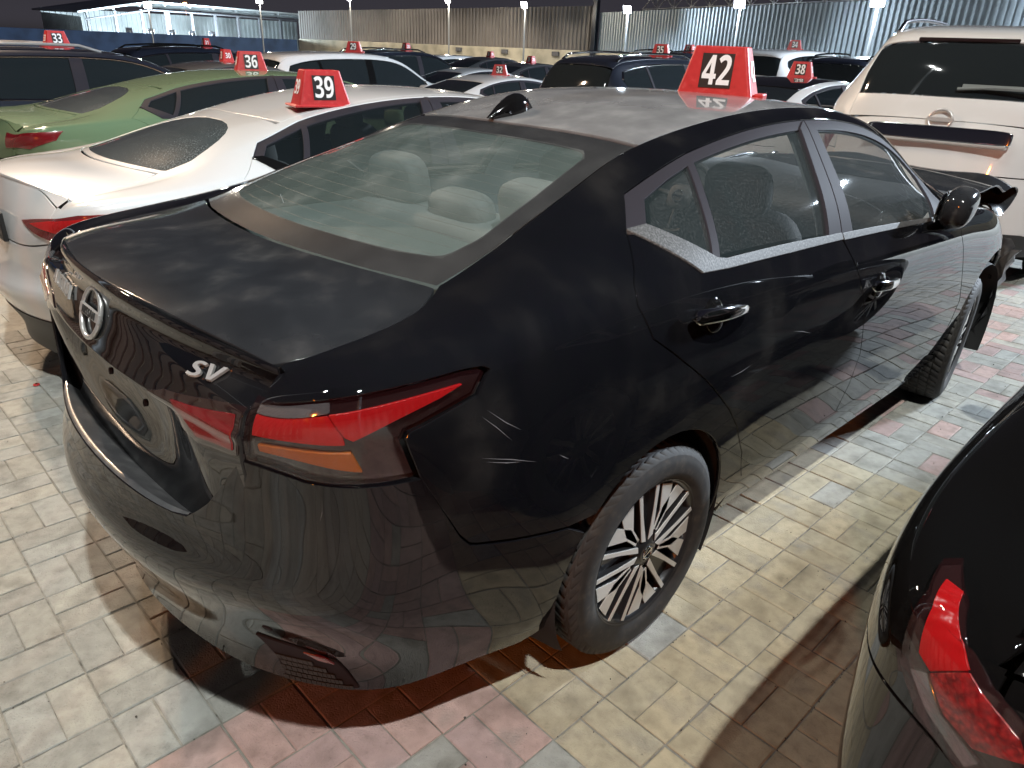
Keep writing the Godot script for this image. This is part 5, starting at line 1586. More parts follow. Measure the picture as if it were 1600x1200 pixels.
func suv(label: String, at: Vector3, yaw: float, o: Dictionary, group := "") -> Node3D:
	var root := group_node(o.get("called", "parked_suv"), self, xf(at, Vector3(0, yaw, 0)))
	tag(root, label, "car", group)
	var w: Dictionary = o.get("warp", {})
	var s := Shell.new(warp(suv_upper(), w), warp(suv_lower(), w))
	o.suv = true
	var cell: float = o.get("cell", 0.5)
	var c := {"cell": cell}
	var paint: Material = o.paint
	var wr: float = o.get("wheel_r", 0.36)
	var ay := wr + 0.012
	var ar: float = o.get("arch_r", 0.41)
	var fx: float = along(2.70, w.get("x", []))
	o.axle_f = fx
	var top: Material = o.get("roof", paint)
	put("roof", panel(s, pts([7.35, 0, 7.35, 1, 7.30, 2, 7.22, 2.97, 8, 2.95, 10, 2.95, 12.3, 2.95, 12.55, 2, 12.6, 0]), 0, c), top, root)
	put("rear_window", panel(s, pts([5.05, 0, 5.05, 1, 5.05, 2, 5.1, 2.92, 6, 3.1, 7.0, 2.95, 7.15, 2, 7.2, 1, 7.2, 0]), 0, {"cell": cell, "depth": 0.004, "lift": -0.003}), o.glass_rear, root)
	put("windshield", panel(s, pts([12.68, 0, 12.62, 2, 12.4, 2.93, 13.5, 2.95, 14.7, 2.95, 14.85, 2, 14.9, 0]), 0, {"cell": cell, "depth": 0.004, "lift": -0.003}), o.glass, root)
	put("tailgate_panel", panel(s, pts([3.0, 0, 3.0, 2, 3.02, 3.0, 4.0, 3.05, 5.02, 2.95, 5.0, 2, 5.0, 0]), 0, c), paint, root)
	put("hood", panel(s, pts([14.95, 0, 14.9, 2, 14.75, 2.97, 15.0, 3.6, 17.0, 4.2, 18.6, 3.5, 18.85, 2, 18.9, 0]), 0, c), paint, root)
	o.wheel_r = wr
	var hole := arc(s, 0.0, ay, ar, -14, 194, 26, 9.0)
	var split := []
	for k in range(0, hole.size(), 2):
		if hole[k + 1] < 11.05 or hole[k] > 8.5:
			split.append(hole[k]); split.append(hole[k + 1])
	var shut: Array = [9.30, 7.05, 9.32, 8.0, 9.5, 9.0, 9.9, 10.2, 10.15, 11.2, 10.25, 12.5]
	var bshut: Array = [11.36, 7.05, 11.4, 8.5, 11.45, 10.0, 11.42, 12.5]
	var fshut: Array = [14.35, 7.05, 14.4, 8.0, 14.6, 9.6, 14.75, 11.0, 14.6, 12.5]
	# the side between the windows and the roof: pillars and rails in body colour
	var q: Array = [3.04, 6.0, 3.04, 3.05, 4.0, 3.1, 5.1, 3.0, 6.0, 3.15, 7.1, 3.0, 8.0, 2.98, 10.0, 2.98, 12.35, 2.98, 13.5, 2.98, 14.7, 2.98, 14.5, 4.0, 13.3, 4.0, 12.4, 3.96, 11.0, 3.96, 9.0, 3.98, 7.6, 4.05, 7.1, 4.6, 7.05, 5.6, 7.35, 6.5, 8.2, 6.8] + shut
	q += split + [7.0, 11.0, 6.34, 10.7, 5.95, 10.5, 5.80, 10.24, 5.47, 9.01, 3.05, 9.01, 3.04, 7.0]
	for sd in [1, -1]:
		put("body_side", panel(s, pts(q), sd, c), paint, root)
		put("rear_door", panel(s, pts([9.34, 7.03, 10.3, 7.0] + bshut + rev(shut)), sd, c), paint, root)
		put("front_door", panel(s, pts([11.39, 7.0, 12.8, 7.0] + fshut + rev(bshut)), sd, c), paint, root)
		var fa := arc(s, fx, ay, ar, -14, 194, 26, 17.0)
		var fs := []
		for k in range(0, fa.size(), 2):
			if fa[k + 1] < 11.4 or fa[k] < 16:
				fs.append(fa[k]); fs.append(fa[k + 1])
		put("front_fender", panel(s, pts([14.78, 3.0, 15.0, 3.63, 17.0, 4.23, 18.6, 3.53, 18.75, 5.0, 18.6, 7.6, 18.1, 9.6] + fs + [14.62, 12.6] + rev(fshut) + [14.4, 6.6, 14.55, 4.05, 14.75, 3.45]), sd, c), paint, root)
		put("sill", panel(s, pts([9.7, 12.5, 14.7, 12.5, 14.9, 14.1, 9.5, 14.1]), sd, {"cell": cell, "lift": 0.004}), M.black_plastic, root)
		var g := {"cell": cell, "lift": -0.010, "gap": 0.0, "depth": 0.0}
		var fr := {"cell": cell, "lift": -0.003, "gap": 0.0, "depth": 0.02}
		put("quarter_glass", panel(s, rounded(pts([7.65, 4.12, 7.2, 4.7, 7.18, 5.6, 7.5, 6.5, 8.3, 6.75, 9.2, 6.85, 9.28, 4.1]), 0.02), sd, g), o.glass, root)
		put("rear_door_glass", panel(s, rounded(pts([9.40, 4.1, 9.32, 6.85, 11.15, 6.9, 11.22, 4.08]), 0.02), sd, g), o.glass, root)
		put("front_door_glass", panel(s, rounded(pts([11.48, 4.08, 11.42, 6.9, 14.2, 6.95, 14.35, 4.12, 12.8, 4.1]), 0.02), sd, g), o.glass, root)
		put("door_pillar", panel(s, pts([9.28, 4.02, 9.40, 4.02, 9.34, 6.95, 9.20, 6.95]), sd, fr), o.get("pillar", M.black_trim), root)
		put("door_pillar", panel(s, pts([11.22, 4.0, 11.48, 4.0, 11.42, 6.97, 11.15, 6.97]), sd, fr), o.get("pillar", M.black_trim), root)
		put("window_moulding", panel(s, pts([7.3, 6.55, 8.25, 6.80, 9.3, 6.90, 11.2, 6.92, 14.3, 6.95, 14.3, 7.08, 11.2, 7.05, 9.3, 7.05, 8.2, 6.92]), sd, {"cell": cell, "lift": 0.006, "gap": 0.0, "depth": 0.02}), o.get("moulding", M.black_trim), root)
		if o.has("chrome_line"):
			put("chrome_line", panel(s, pts([7.15, 4.55, 7.6, 3.98, 9.0, 3.92, 12.4, 3.90, 14.4, 3.95, 14.4, 4.1, 12.4, 4.04, 9.0, 4.06, 7.68, 4.12, 7.25, 4.7]), sd, {"cell": cell, "lift": 0.006, "gap": 0.0, "depth": 0.016}), M.chrome, root)
		for k in 2:
			wheel_well(root, 0.0 if k == 0 else fx, ay, ar, sd, s)
			make_wheel(root, Vector3(0.0 if k == 0 else fx, wr, sd * 0.80 * w.get("z", 1.0)), wr, wr - 0.12, 0.23, sd, false, 1)
		if o.has("rails"):
			var b := MB.new()
			var path := []
			for k in 9:
				var t := k / 8.0
				var p := s.at(lerpf(8.2, 12.0, t), 2.45)
				path.append((p + Vector3(0, 0.055 * minf(1.0, sin(PI * t) * 3.0), 0)) * Vector3(1, 1, sd))
			tube(b, path, 0.018, 8)
			put("roof_rail", b.mesh(), o.rails, root)
	tail_and_nose(root, s, o)
	mirrors(root, along(2.0, w.get("x", [])), along(1.15, w.get("y", [])), 0.98 * w.get("z", 1.0), o.get("mirror", paint))
	o.simple_inside = true
	o.zs = w.get("z", 1.0)
	interior(root, s, o)
	root.set_meta("shell", 0)
	shells[root] = s
	return root

var shells := {}

func number_hat(text: String, at: Vector3, yaw: float, label: String, big := true) -> Node3D:
	# a red plastic hat that sits on a car roof, with a number on each broad face
	var root := group_node("number_hat", self, xf(at, Vector3(0, yaw, 0)))
	tag(root, label, "number hat", "red numbered hats on car roofs")
	var b := MB.new()
	var lo := Vector2(0.085, 0.145)
	var hi := Vector2(0.055, 0.10)
	var h := 0.185
	var c0 := []
	var c1 := []
	for q in [[-1, -1], [-1, 1], [1, 1], [1, -1]]:
		c0.append(Vector3(q[0] * lo.x, 0.012, q[1] * lo.y))
		c1.append(Vector3(q[0] * hi.x, h, q[1] * hi.y))
	# rounded walls, an open top
	var rows := []
	for lvl in [[0.012, lo], [h * 0.5, (lo + hi) * 0.5], [h - 0.004, hi], [h, hi - Vector2(0.003, 0.003)], [h - 0.002, hi - Vector2(0.012, 0.012)], [h * 0.4, hi - Vector2(0.004, 0.004)]]:
		var row := []
		var e: Vector2 = lvl[1]
		var rr := 0.014
		for q in [[1, 1, 0], [-1, 1, 1], [-1, -1, 2], [1, -1, 3]]:
			for k in 4:
				var an: float = (q[2] + k / 3.0) * PI / 2
				row.append(Vector3(q[0] * (e.x - rr) + cos(an) * rr, lvl[0], q[1] * (e.y - rr) + sin(an) * rr))
		rows.append(row)
	b.grid(rows, true)
	for k in b.n.size():
		var out := Vector3(b.v[k].x, 0.03, b.v[k].z)
		if k < 4 * 16 and b.n[k].dot(out) < 0: b.n[k] = -b.n[k]
	b_fix(b, 0)
	put("hat_body", b.mesh(), M.red_plastic, root)
	b = MB.new()
	box(b, Vector3(0, 0.006, 0), Vector3(lo.x * 2 + 0.03, 0.012, lo.y * 2 + 0.05), 0.004)
	box(b, Vector3(0, 0.012, lo.y + 0.02), Vector3(0.10, 0.022, 0.035), 0.004)
	put("hat_base", b.mesh(), M.red_plastic, root)
	var lean := atan((lo.x - hi.x) / (h - 0.012))
	for sd in [-1, 1]:
		var nn := Vector3(sd * cos(lean), sin(lean), 0)
		var ctr := Vector3(sd * (lo.x + hi.x) * 0.5, h * 0.53, 0)
		b = MB.new()
		prism(b, v2s([-0.062, -0.062, 0.060, -0.062, 0.060, 0.062, -0.062, 0.062]), 0.0, 0.0012)
		var t := facing(ctr + nn * 0.0005, nn)
		put("number_plate", b.mesh(), M.decal_black, root, t)
		glyph("number", text, 0.098, 0.001, M.decal_white, root, Transform3D(t.basis * Basis.from_scale(Vector3(0.74, 1.08, 1)), ctr + nn * 0.0022))
	var lz := atan((lo.y - hi.y) / (h - 0.012))
	for sd in [-1, 1]:
		var nn := Vector3(0, sin(lz), sd * cos(lz))
		var ctr := Vector3(0, h * 0.53, sd * (lo.y + hi.y) * 0.5)
		var t := facing(ctr, nn)
		glyph("side_number", text, 0.07, 0.001, M.decal_white, root, Transform3D(t.basis * Basis.from_scale(Vector3(0.74, 1.08, 1)), ctr + nn * 0.0012))
	return root

func roof_at(root: Node3D, s: Shell, u: float, v: float, sd := 1) -> Vector3:
	return root.transform * (s.at(u, v) * Vector3(1, 1, sd))

const COUPE := {"u": [0, 0, 6.06, 5.95, 7.95, 7.42, 8.4, 7.75, 9.0, 8.35, 9.3, 8.75, 10.9, 10.7, 12, 12, 20, 20], "v": [0, 0, 2.9, 2.55, 3.96, 3.05, 4.25, 3.72, 5.1, 4.95, 6.0, 5.95, 7, 7, 14, 14]}
const ROUND_WINDOW := [6.06, 0, 6.04, 1.2, 6.05, 2.1, 6.07, 2.5, 6.12, 2.68, 6.20, 2.79, 6.32, 2.80, 6.6, 2.63, 7.0, 2.36, 7.3, 2.10, 7.55, 1.80, 7.75, 1.42, 7.88, 1.0, 7.96, 0.5, 8.0, 0]
const LAMPS_39 := [1.75, 8.15, 3.0, 7.82, 4.3, 7.58, 5.4, 7.62, 5.95, 7.78, 5.4, 8.08, 4.7, 8.4, 3.4, 9.15, 2.6, 8.7]
const LAMPS_39_IN := [2.2, 8.2, 3.0, 7.98, 4.9, 7.74, 5.5, 7.78, 5.1, 7.98, 4.3, 8.3, 3.4, 8.62]
const R_OUTER := [4.65, 6.3, 4.65, 5.9, 3.95, 6.05, 3.4, 6.95, 3.05, 7.45, 2.75, 7.7, 2.6, 8.1, 2.95, 8.95, 3.55, 8.7, 3.9, 8.2, 4.0, 7.75, 4.25, 6.8]
const R_RED := [4.4, 6.3, 4.2, 6.0, 3.55, 6.9, 3.3, 7.4, 3.6, 7.9, 3.8, 7.8, 4.05, 6.95]
const R_FACET := [3.58, 7.95, 3.28, 7.45, 3.12, 7.62, 2.8, 7.88, 2.72, 8.1, 3.03, 8.48, 3.33, 8.38]
const R_CLEAR := [3.82, 8.2, 3.62, 8.0, 3.37, 8.45, 2.97, 8.62, 3.05, 8.85, 3.5, 8.62]
const LAMPS_WEDGE := [1.5, 7.75, 3.0, 7.62, 5.0, 7.42, 6.45, 7.38, 6.0, 7.58, 4.6, 8.25, 3.4, 8.85, 2.7, 8.6]
const LAMPS_WIDE := [2.4, 7.5, 4.0, 7.3, 5.6, 7.35, 5.4, 8.0, 4.2, 8.6, 2.6, 8.5]
const LAMPS_TALL := [3.3, 7.1, 4.6, 7.15, 5.0, 8.0, 4.6, 9.0, 3.6, 9.3, 3.2, 8.4]

func stand(x: float, z: float) -> Vector3:
	return Vector3(x, ground_y(x, z), z)

func dup(root: Node3D, at: Vector3, yaw: float, label: String, group: String) -> Node3D:
	var r: Node3D = root.duplicate()
	var base := String(root.name).rstrip("0123456789").rstrip("_")
	var key := "%d/%s" % [get_instance_id(), base]
	counts[key] = counts.get(key, 0) + 1
	r.name = "%s_%03d" % [base, counts[key] - 1]
	add_child(r, true)
	r.transform = xf(at, Vector3(0, yaw, 0))
	tag(r, label, "car", group)
	return r

func other_cars() -> void:
	number_hat("42", Vector3(1.25, 1.490, 0.14), deg_to_rad(20), "large red number 42 hat on the dusty black sedan's roof")
	# the row of the black sedan
	var w := saloon("white sedan with wedge-shaped red tail lamps and a number 39 hat", stand(0.31, -2.37), 0.0, {"paint": M.white_paint, "glass": M.glass_dark, "glass_rear": M.glass_wet, "glass_front": M.glass_tint, "cell": 0.2, "dy": -0.08, "zs": 0.93,
		"warp": {"x": [-1.2, -1.25, -0.5, -0.49, 4.0, 4.1], "y": [0, 0, 0.33, 0.31, 1.1, 0.997, 1.5, 1.375], "z": 0.96}, "moulding": M.black_gloss, "remap": COUPE, "small_rear_window": ROUND_WINDOW, "lamps": [[LAMPS_39, M.lamp_dark_red], [LAMPS_39_IN, M.lamp_red, 0.009]], "track": 0.77, "mouth": true}, "cars parked in the row of the black sedan")
	number_hat("39", w.transform * Vector3(0.42, 1.305, 0.36), deg_to_rad(78), "red number 39 hat on the roof of the white sedan beside the black one")
	var g := saloon("sage green sedan with wide rear pillars beyond the white sedan", stand(0.80, -5.25), 0.0, {"paint": M.green_paint, "glass": M.glass_tint, "glass_rear": M.glass_wet, "cell": 0.25, "simple_inside": true, "zs": 0.98,
		"warp": {"x": [-1.2, -1.25, 0.0, 0.0, 2.8, 2.95, 3.9, 4.0], "y": [0, 0, 0.33, 0.33, 1.1, 1.08, 1.5, 1.42], "z": 1.0}, "moulding": M.black_trim, "remap": COUPE, "small_rear_window": ROUND_WINDOW, "lamps": [[LAMPS_WIDE, M.lamp_dark_red]]}, "cars parked in the row of the black sedan")
	number_hat("36", g.transform * Vector3(1.1, 1.40, 0.0), deg_to_rad(72), "red number 36 hat on the roof of the green sedan")
	var navy := suv("long dark navy crossover with chrome window lines beyond the green sedan", stand(0.30, -9.3), 0.0, {"paint": M.navy_paint, "glass": M.glass_tint, "glass_rear": M.glass_tint, "cell": 0.33, "chrome_line": true, "moulding": M.chrome, "rails": M.silver_paint,
		"warp": {"x": [-1.2, -1.3, 0.0, 0.0, 2.7, 2.9, 3.8, 4.1], "y": [0, 0, 0.36, 0.36, 1.1, 1.05, 1.74, 1.62]}, "lamps": [[LAMPS_WIDE, M.lamp_dark_red]]}, "cars parked in the row of the black sedan")
	number_hat("33", navy.transform * Vector3(1.1, 1.62, -0.2), deg_to_rad(92), "red number 33 hat on the roof of the dark navy crossover")
	# the gloss black car at the right
	saloon("gloss black sedan with large red tail lamp, nearest at the right", Vector3(0.30, 0, 2.445), deg_to_rad(0.0), {"called": "gloss_black_sedan", "paint": M.black_paint_clean, "glass": M.glass_dark, "glass_rear": M.glass_tint, "cell": 0.125, "simple_inside": true, "zs": 0.95,
		"warp": {"x": [-1.2, -1.10, 0.0, 0.0, 2.8, 2.7, 3.9, 3.7], "y": [0, 0, 0.33, 0.33, 1.1, 1.03, 1.5, 1.45], "z": 0.99}, "moulding": M.black_trim, "rim_face": M.rim_dark, "lamps": [[R_OUTER, M.lamp_smoke, 0.001], [R_RED, M.lamp_red, 0.006], [R_FACET, M.lamp_facets, 0.006], [R_CLEAR, M.lamp_clear, 0.006], [R_OUTER, M.lens, 0.014]], "fine_wheels": false}, "cars parked in the row of the black sedan")
	# the next row ahead
	var grp := "cars parked in the next row ahead"
	var big := suv("large white off-roader with chrome handle bar and roof rails in front of the black sedan", Vector3(6.2, 0, -0.38), deg_to_rad(7), {"no_plate": true, "called": "large_white_suv", "paint": M.cream_paint, "glass": M.glass_tint, "glass_rear": M.glass_tint, "cell": 0.25, "rails": M.dark_chrome,
		"warp": {"x": [-1.2, -1.25, 0.0, 0.0, 2.7, 3.0, 3.8, 4.2], "y": [0, 0, 0.36, 0.38, 1.1, 1.26, 1.74, 1.99], "z": 1.10}, "lamps": [[LAMPS_TALL, M.lamp_dark_red]]}, grp)
	var bs: Shell = shells[big]
	var gp: Array = bs.full(0.0, 7.75)
	var b := MB.new()
	blob(b, Vector3(0, 0, 0.012), Vector3(1.04, 0.12, 0.05), 0.30, Transform3D(), 48, 20)
	put("chrome_handle_bar", b.mesh(), M.chrome, big, facing(gp[0], gp[1]))
	b = MB.new()
	box(b, Vector3(0, -0.062, 0.026), Vector3(1.0, 0.022, 0.05), 0.008)
	put("handle_bar_lip", b.mesh(), M.satin_silver, big, facing(gp[0], gp[1]))
	gp = bs.full(0.0, 7.02)
	b = MB.new()
	ring(b, Vector3(0, 0, 0.02), 0.075, 0.010, Basis(), 1.1, 36)
	box(b, Vector3(0, 0, 0.022), Vector3(0.19, 0.036, 0.014), 0.005)
	put("emblem", b.mesh(), M.satin_silver, big, facing(gp[0], gp[1]))
	gp = bs.full(5.35, 0.0)
	b = MB.new()
	tube(b, [Vector3(0.05, 0, 0.02), Vector3(0.30, 0.02, 0.025), Vector3(0.62, 0.015, 0.02)], 0.012, 8)
	box(b, Vector3(0.36, 0.02, 0.024), Vector3(0.56, 0.035, 0.012), 0.004)
	put("rear_wiper", b.mesh(), M.seat_mid, big, facing(gp[0], gp[1]))
	gp = bs.full(7.5, 0.0)
	put("high_brake_lamp", box_mesh(Vector3(0, 0, 0), Vector3(0.70, 0.03, 0.03), 0.006), M.lamp_smoke, big, facing(bs.at(7.35, 0.0), gp[1] + Vector3(-1.2, 0, 0)))
	var w38 := saloon("white sedan with dark roof and number 38 hat, beside the large white off-roader", stand(6.5, -2.75), 0.0, {"paint": M.white_paint, "roof": M.black_gloss, "glass": M.glass_dark, "glass_rear": M.glass_tint, "cell": 0.33, "simple_inside": true,
		"warp": {"y": [0, 0, 0.33, 0.33, 1.1, 1.06, 1.5, 1.45]}, "moulding": M.black_trim, "lamps": [[LAMPS_WIDE, M.lamp_dark_red]]}, grp)
	number_hat("38", w38.transform * Vector3(1.12, 1.445, 0.05), deg_to_rad(18), "red number 38 hat on the white sedan with the dark roof")
	var dark := suv("dark blue family SUV with number 35 hat behind the black sedan's roof", stand(8.1, -6.0), 0.0, {"called": "dark_suv", "paint": M.navy_paint, "glass": M.glass_tint, "glass_rear": M.glass_tint, "cell": 0.33, "chrome_line": true, "rails": M.black_gloss,
		"warp": {"y": [0, 0, 0.36, 0.36, 1.1, 1.08, 1.74, 1.70], "z": 1.02}, "lamps": [[LAMPS_WIDE, M.lamp_dark_red]]}, grp)
	number_hat("35", dark.transform * Vector3(1.15, 1.70, 0.05), deg_to_rad(24), "red number 35 hat on the dark blue family SUV")
	var small := saloon("white sedan with number 32 hat between the white and dark SUVs", stand(7.26, -8.8), 0.0, {"called": "white_sedan", "paint": M.white_paint, "glass": M.glass_tint, "glass_rear": M.glass_tint, "cell": 0.33, "simple_inside": true,
		"warp": {"y": [0, 0, 0.33, 0.30, 1.1, 0.98, 1.5, 1.36]}, "moulding": M.black_trim, "lamps": [[LAMPS_WEDGE, M.lamp_dark_red]]}, grp)
	number_hat("32", small.transform * Vector3(1.1, 1.355, 0.0), deg_to_rad(40), "red number 32 hat on a white sedan's roof")
	var white := suv("white family SUV with number 29 hat and dark glass, left of the white sedan 32", stand(5.6, -11.0), 0.0, {"called": "white_suv", "paint": M.white_paint, "glass": M.glass_tint, "glass_rear": M.glass_tint, "cell": 0.33,
		"warp": {"y": [0, 0, 0.36, 0.36, 1.1, 1.08, 1.74, 1.70], "z": 1.0}, "pillar": M.black_gloss, "lamps": [[LAMPS_WIDE, M.lamp_dark_red]]}, grp)
	number_hat("29", white.transform * Vector3(1.05, 1.70, 0.1), deg_to_rad(45), "red number 29 hat on the white family SUV")
	# farther rows: copies
	var far := "cars in the far rows of the lot"
	var rav := dup(white, Vector3(13.3, 0.14, -6.2), 0.0, "white SUV behind the white sedan with the dark roof", far)
	number_hat("34", rav.transform * Vector3(1.05, 1.70, -0.1), deg_to_rad(30), "red number hat on the white SUV in the third row")
	var dk := dup(dark, Vector3(14.8, 0.02, -9.9), 0.0, "dark SUV behind the dark blue SUV 35", far)
	number_hat("37", dk.transform * Vector3(1.1, 1.70, 0.0), deg_to_rad(-5), "red number 37 hat on a dark SUV in the third row")
	dup(dark, Vector3(14.0, 0.06, -4.9), 0.0, "dark SUV half hidden by the large white off-roader", far)
	var d1 := dup(dark, Vector3(4.8, -0.30, -15.6), 0.0, "dark SUV beyond the front of the navy crossover", far)
	number_hat("31", d1.transform * Vector3(1.1, 1.70, 0.0), deg_to_rad(-12), "small red number hat on the dark SUV beyond the navy crossover")
	var d2 := saloon("dark sedan between the navy crossover and hat 36", Vector3(2.8, -0.22, -10.2), 0.0, {"called": "dark_sedan", "paint": M.grey_paint, "glass": M.glass_tint, "glass_rear": M.glass_tint, "cell": 0.5, "simple_inside": true, "moulding": M.chrome, "lamps": [[LAMPS_WIDE, M.lamp_dark_red]]}, far)
	number_hat("30", d2.transform * Vector3(1.1, 1.49, 0.0), deg_to_rad(-12), "small red hat just behind hat 36")
	var d3 := dup(small, Vector3(7.6, -0.33, -17.6), 0.0, "white sedan behind the rear window of the white SUV 29", far)
	number_hat("27", d3.transform * Vector3(1.1, 1.36, 0.0), deg_to_rad(-10), "small red hat on the white sedan behind the white SUV 29")
	var d4 := dup(dark, Vector3(9.8, -0.22, -15.1), 0.0, "dark SUV seen over the front of the white SUV 29", far)
	number_hat("28", d4.transform * Vector3(1.1, 1.70, 0.0), deg_to_rad(-10), "small red hat on the dark SUV behind the white SUV 29")
	dup(white, Vector3(15.4, -0.34, -19.6), 0.0, "distant white SUV under the brown fence", far)
	var d5 := dup(d2, Vector3(14.8, -0.14, -17.4), 0.0, "distant dark sedan with a red hat, near the brown fence", far)
	number_hat("26", d5.transform * Vector3(1.1, 1.49, 0.0), deg_to_rad(-10), "small red hat on the distant dark sedan")
	dup(small, Vector3(10.5, -0.20, -13.2), 0.0, "white sedan just behind the white sedan 32", far)
	var d6 := dup(d2, Vector3(12.95, -0.20, -13.7), 0.0, "grey sedan beside the rear window of the dark SUV 35", far)
	number_hat("25", d6.transform * Vector3(1.1, 1.49, 0.0), deg_to_rad(-10), "small red hat beside the dark SUV 35")

# ---------- lamps
func mast(at: Vector3, h: float, aim: Vector3, heads: int, energy: float, col: Color, label: String, warm := 0, size := 0.13) -> void:
	# a steel mast with a row of floodlights at its top, each with its own light
	var root := group_node("light_mast", self, xf(at))
	tag(root, label, "light mast", "light masts round the lot")
	var b := MB.new()
	tube(b, [Vector3(0, 0, 0), Vector3(0, h * 0.5, 0), Vector3(0, h, 0)], 0.10, 12, true, 0.06)
	box(b, Vector3(0, 0.03, 0), Vector3(0.4, 0.06, 0.4), 0.01)
	put("pole", b.mesh(), M.steel_pole, root)
	var d := (aim - at - Vector3(0, h, 0)).normalized()
	var side := d.cross(Vector3.UP).normalized()
	b = MB.new()
	tube(b, [Vector3(0, h - 0.1, 0) - side * 0.36 * heads, Vector3(0, h - 0.1, 0) + side * 0.36 * heads], 0.035, 8)
	put("crossbar", b.mesh(), M.steel_pole, root)
	for k in heads:
		var p := Vector3(0, h + 0.08, 0) + side * 0.62 * (k - (heads - 1) * 0.5)
		var t := facing(p, d)
		b = MB.new()
		box(b, Vector3(0, 0, -0.06), Vector3(0.46, 0.34, 0.12), 0.02)
		put("lamp_case", b.mesh(), M.lamp_case, root, t)
		b = MB.new()
		box(b, Vector3(0, 0, 0.008), Vector3(0.40, 0.28, 0.012), 0.004)
		put("lamp_glass", b.mesh(), [M.lamp_glow, M.lamp_glow_cool, M.lamp_glow_orange][warm], root, t)
		var l := SpotLight3D.new()
		l.name = "lamp_light"
		l.light_energy = energy
		l.light_color = col
		l.light_size = size
		l.spot_angle = 75.0
		l.spot_angle_attenuation = 0.4
		l.spot_range = 90.0
		l.spot_attenuation = 2.0
		l.shadow_enabled = true
		l.transform = facing(p + d * 0.04, -d)
		root.add_child(l, true)

func floodlights() -> void:
	var white := Color(0.985, 1.0, 0.985)
	mast(Vector3(-1.8, 0, 4.35), 9.0, Vector3(0.3, 0, 0.5), 1, 142.0, white, "tall steel light mast beside the parked cars")
	mast(Vector3(-2.6, 0, -3.2), 12.0, Vector3(-0.5, 0, -0.5), 2, 17.0, white, "steel light mast with two floodlights behind the cars")
	mast(Vector3(-9.0, 0, 4.6), 3.2, Vector3(-0.5, 0.0, 0.6), 1, 24.0, Color(1.0, 0.50, 0.12), "short mast with one orange sodium lamp", 2)
	mast(Vector3(0.2, 0, -12.0), 8.0, Vector3(-2.9, 1.0, -6), 2, 75.0, Color(1.0, 0.86, 0.72), "steel light mast lighting the brown fence", 0)
	mast(Vector3(24.0, 0, 7.5), 9.0, Vector3(2, 0, -3), 4, 260.0, Color(0.88, 0.94, 1.0), "steel light mast with four floodlights ahead of the cars", 1)

# ---------- the ground
func ground_plane(called: String, x0: float, x1: float, z0: float, z1: float, y: float, m: Material) -> MeshInstance3D:
	var b := MB.new()
	var rows := []
	for i in 9:
		var row := []
		for z in [z0, -80.0, -30.0, -14.0, -10.0, -6.0, -3.0, 3.0, z1]:
			var x: float = [x0, -12.0, -4.0, 4.0, 8.0, 12.0, 16.0, 40.0, x1][i]
			row.append(Vector3(x, y + ground_y(x, z), z))
		rows.append(row)
	b.grid(rows)
	for k in b.n.size(): b.n[k] = Vector3.UP
	b_fix(b, 0)
	return put(called, b.mesh(), m)

func paver_colour(x: float, z: float, rng: RandomNumberGenerator) -> int:
	# 0 grey, 1 yellow, 2 red
	var r := rng.randf()
	if x > 1.66:
		return 2 if r < 0.27 else 0
	if z > 0.36 and x < -0.37 and x > -1.24 and z < 3.0:
		return 2 if r < 0.93 else 0
	if z > -1.4 and x >= -0.37:
		return 0 if r < 0.05 else 1
	return 0

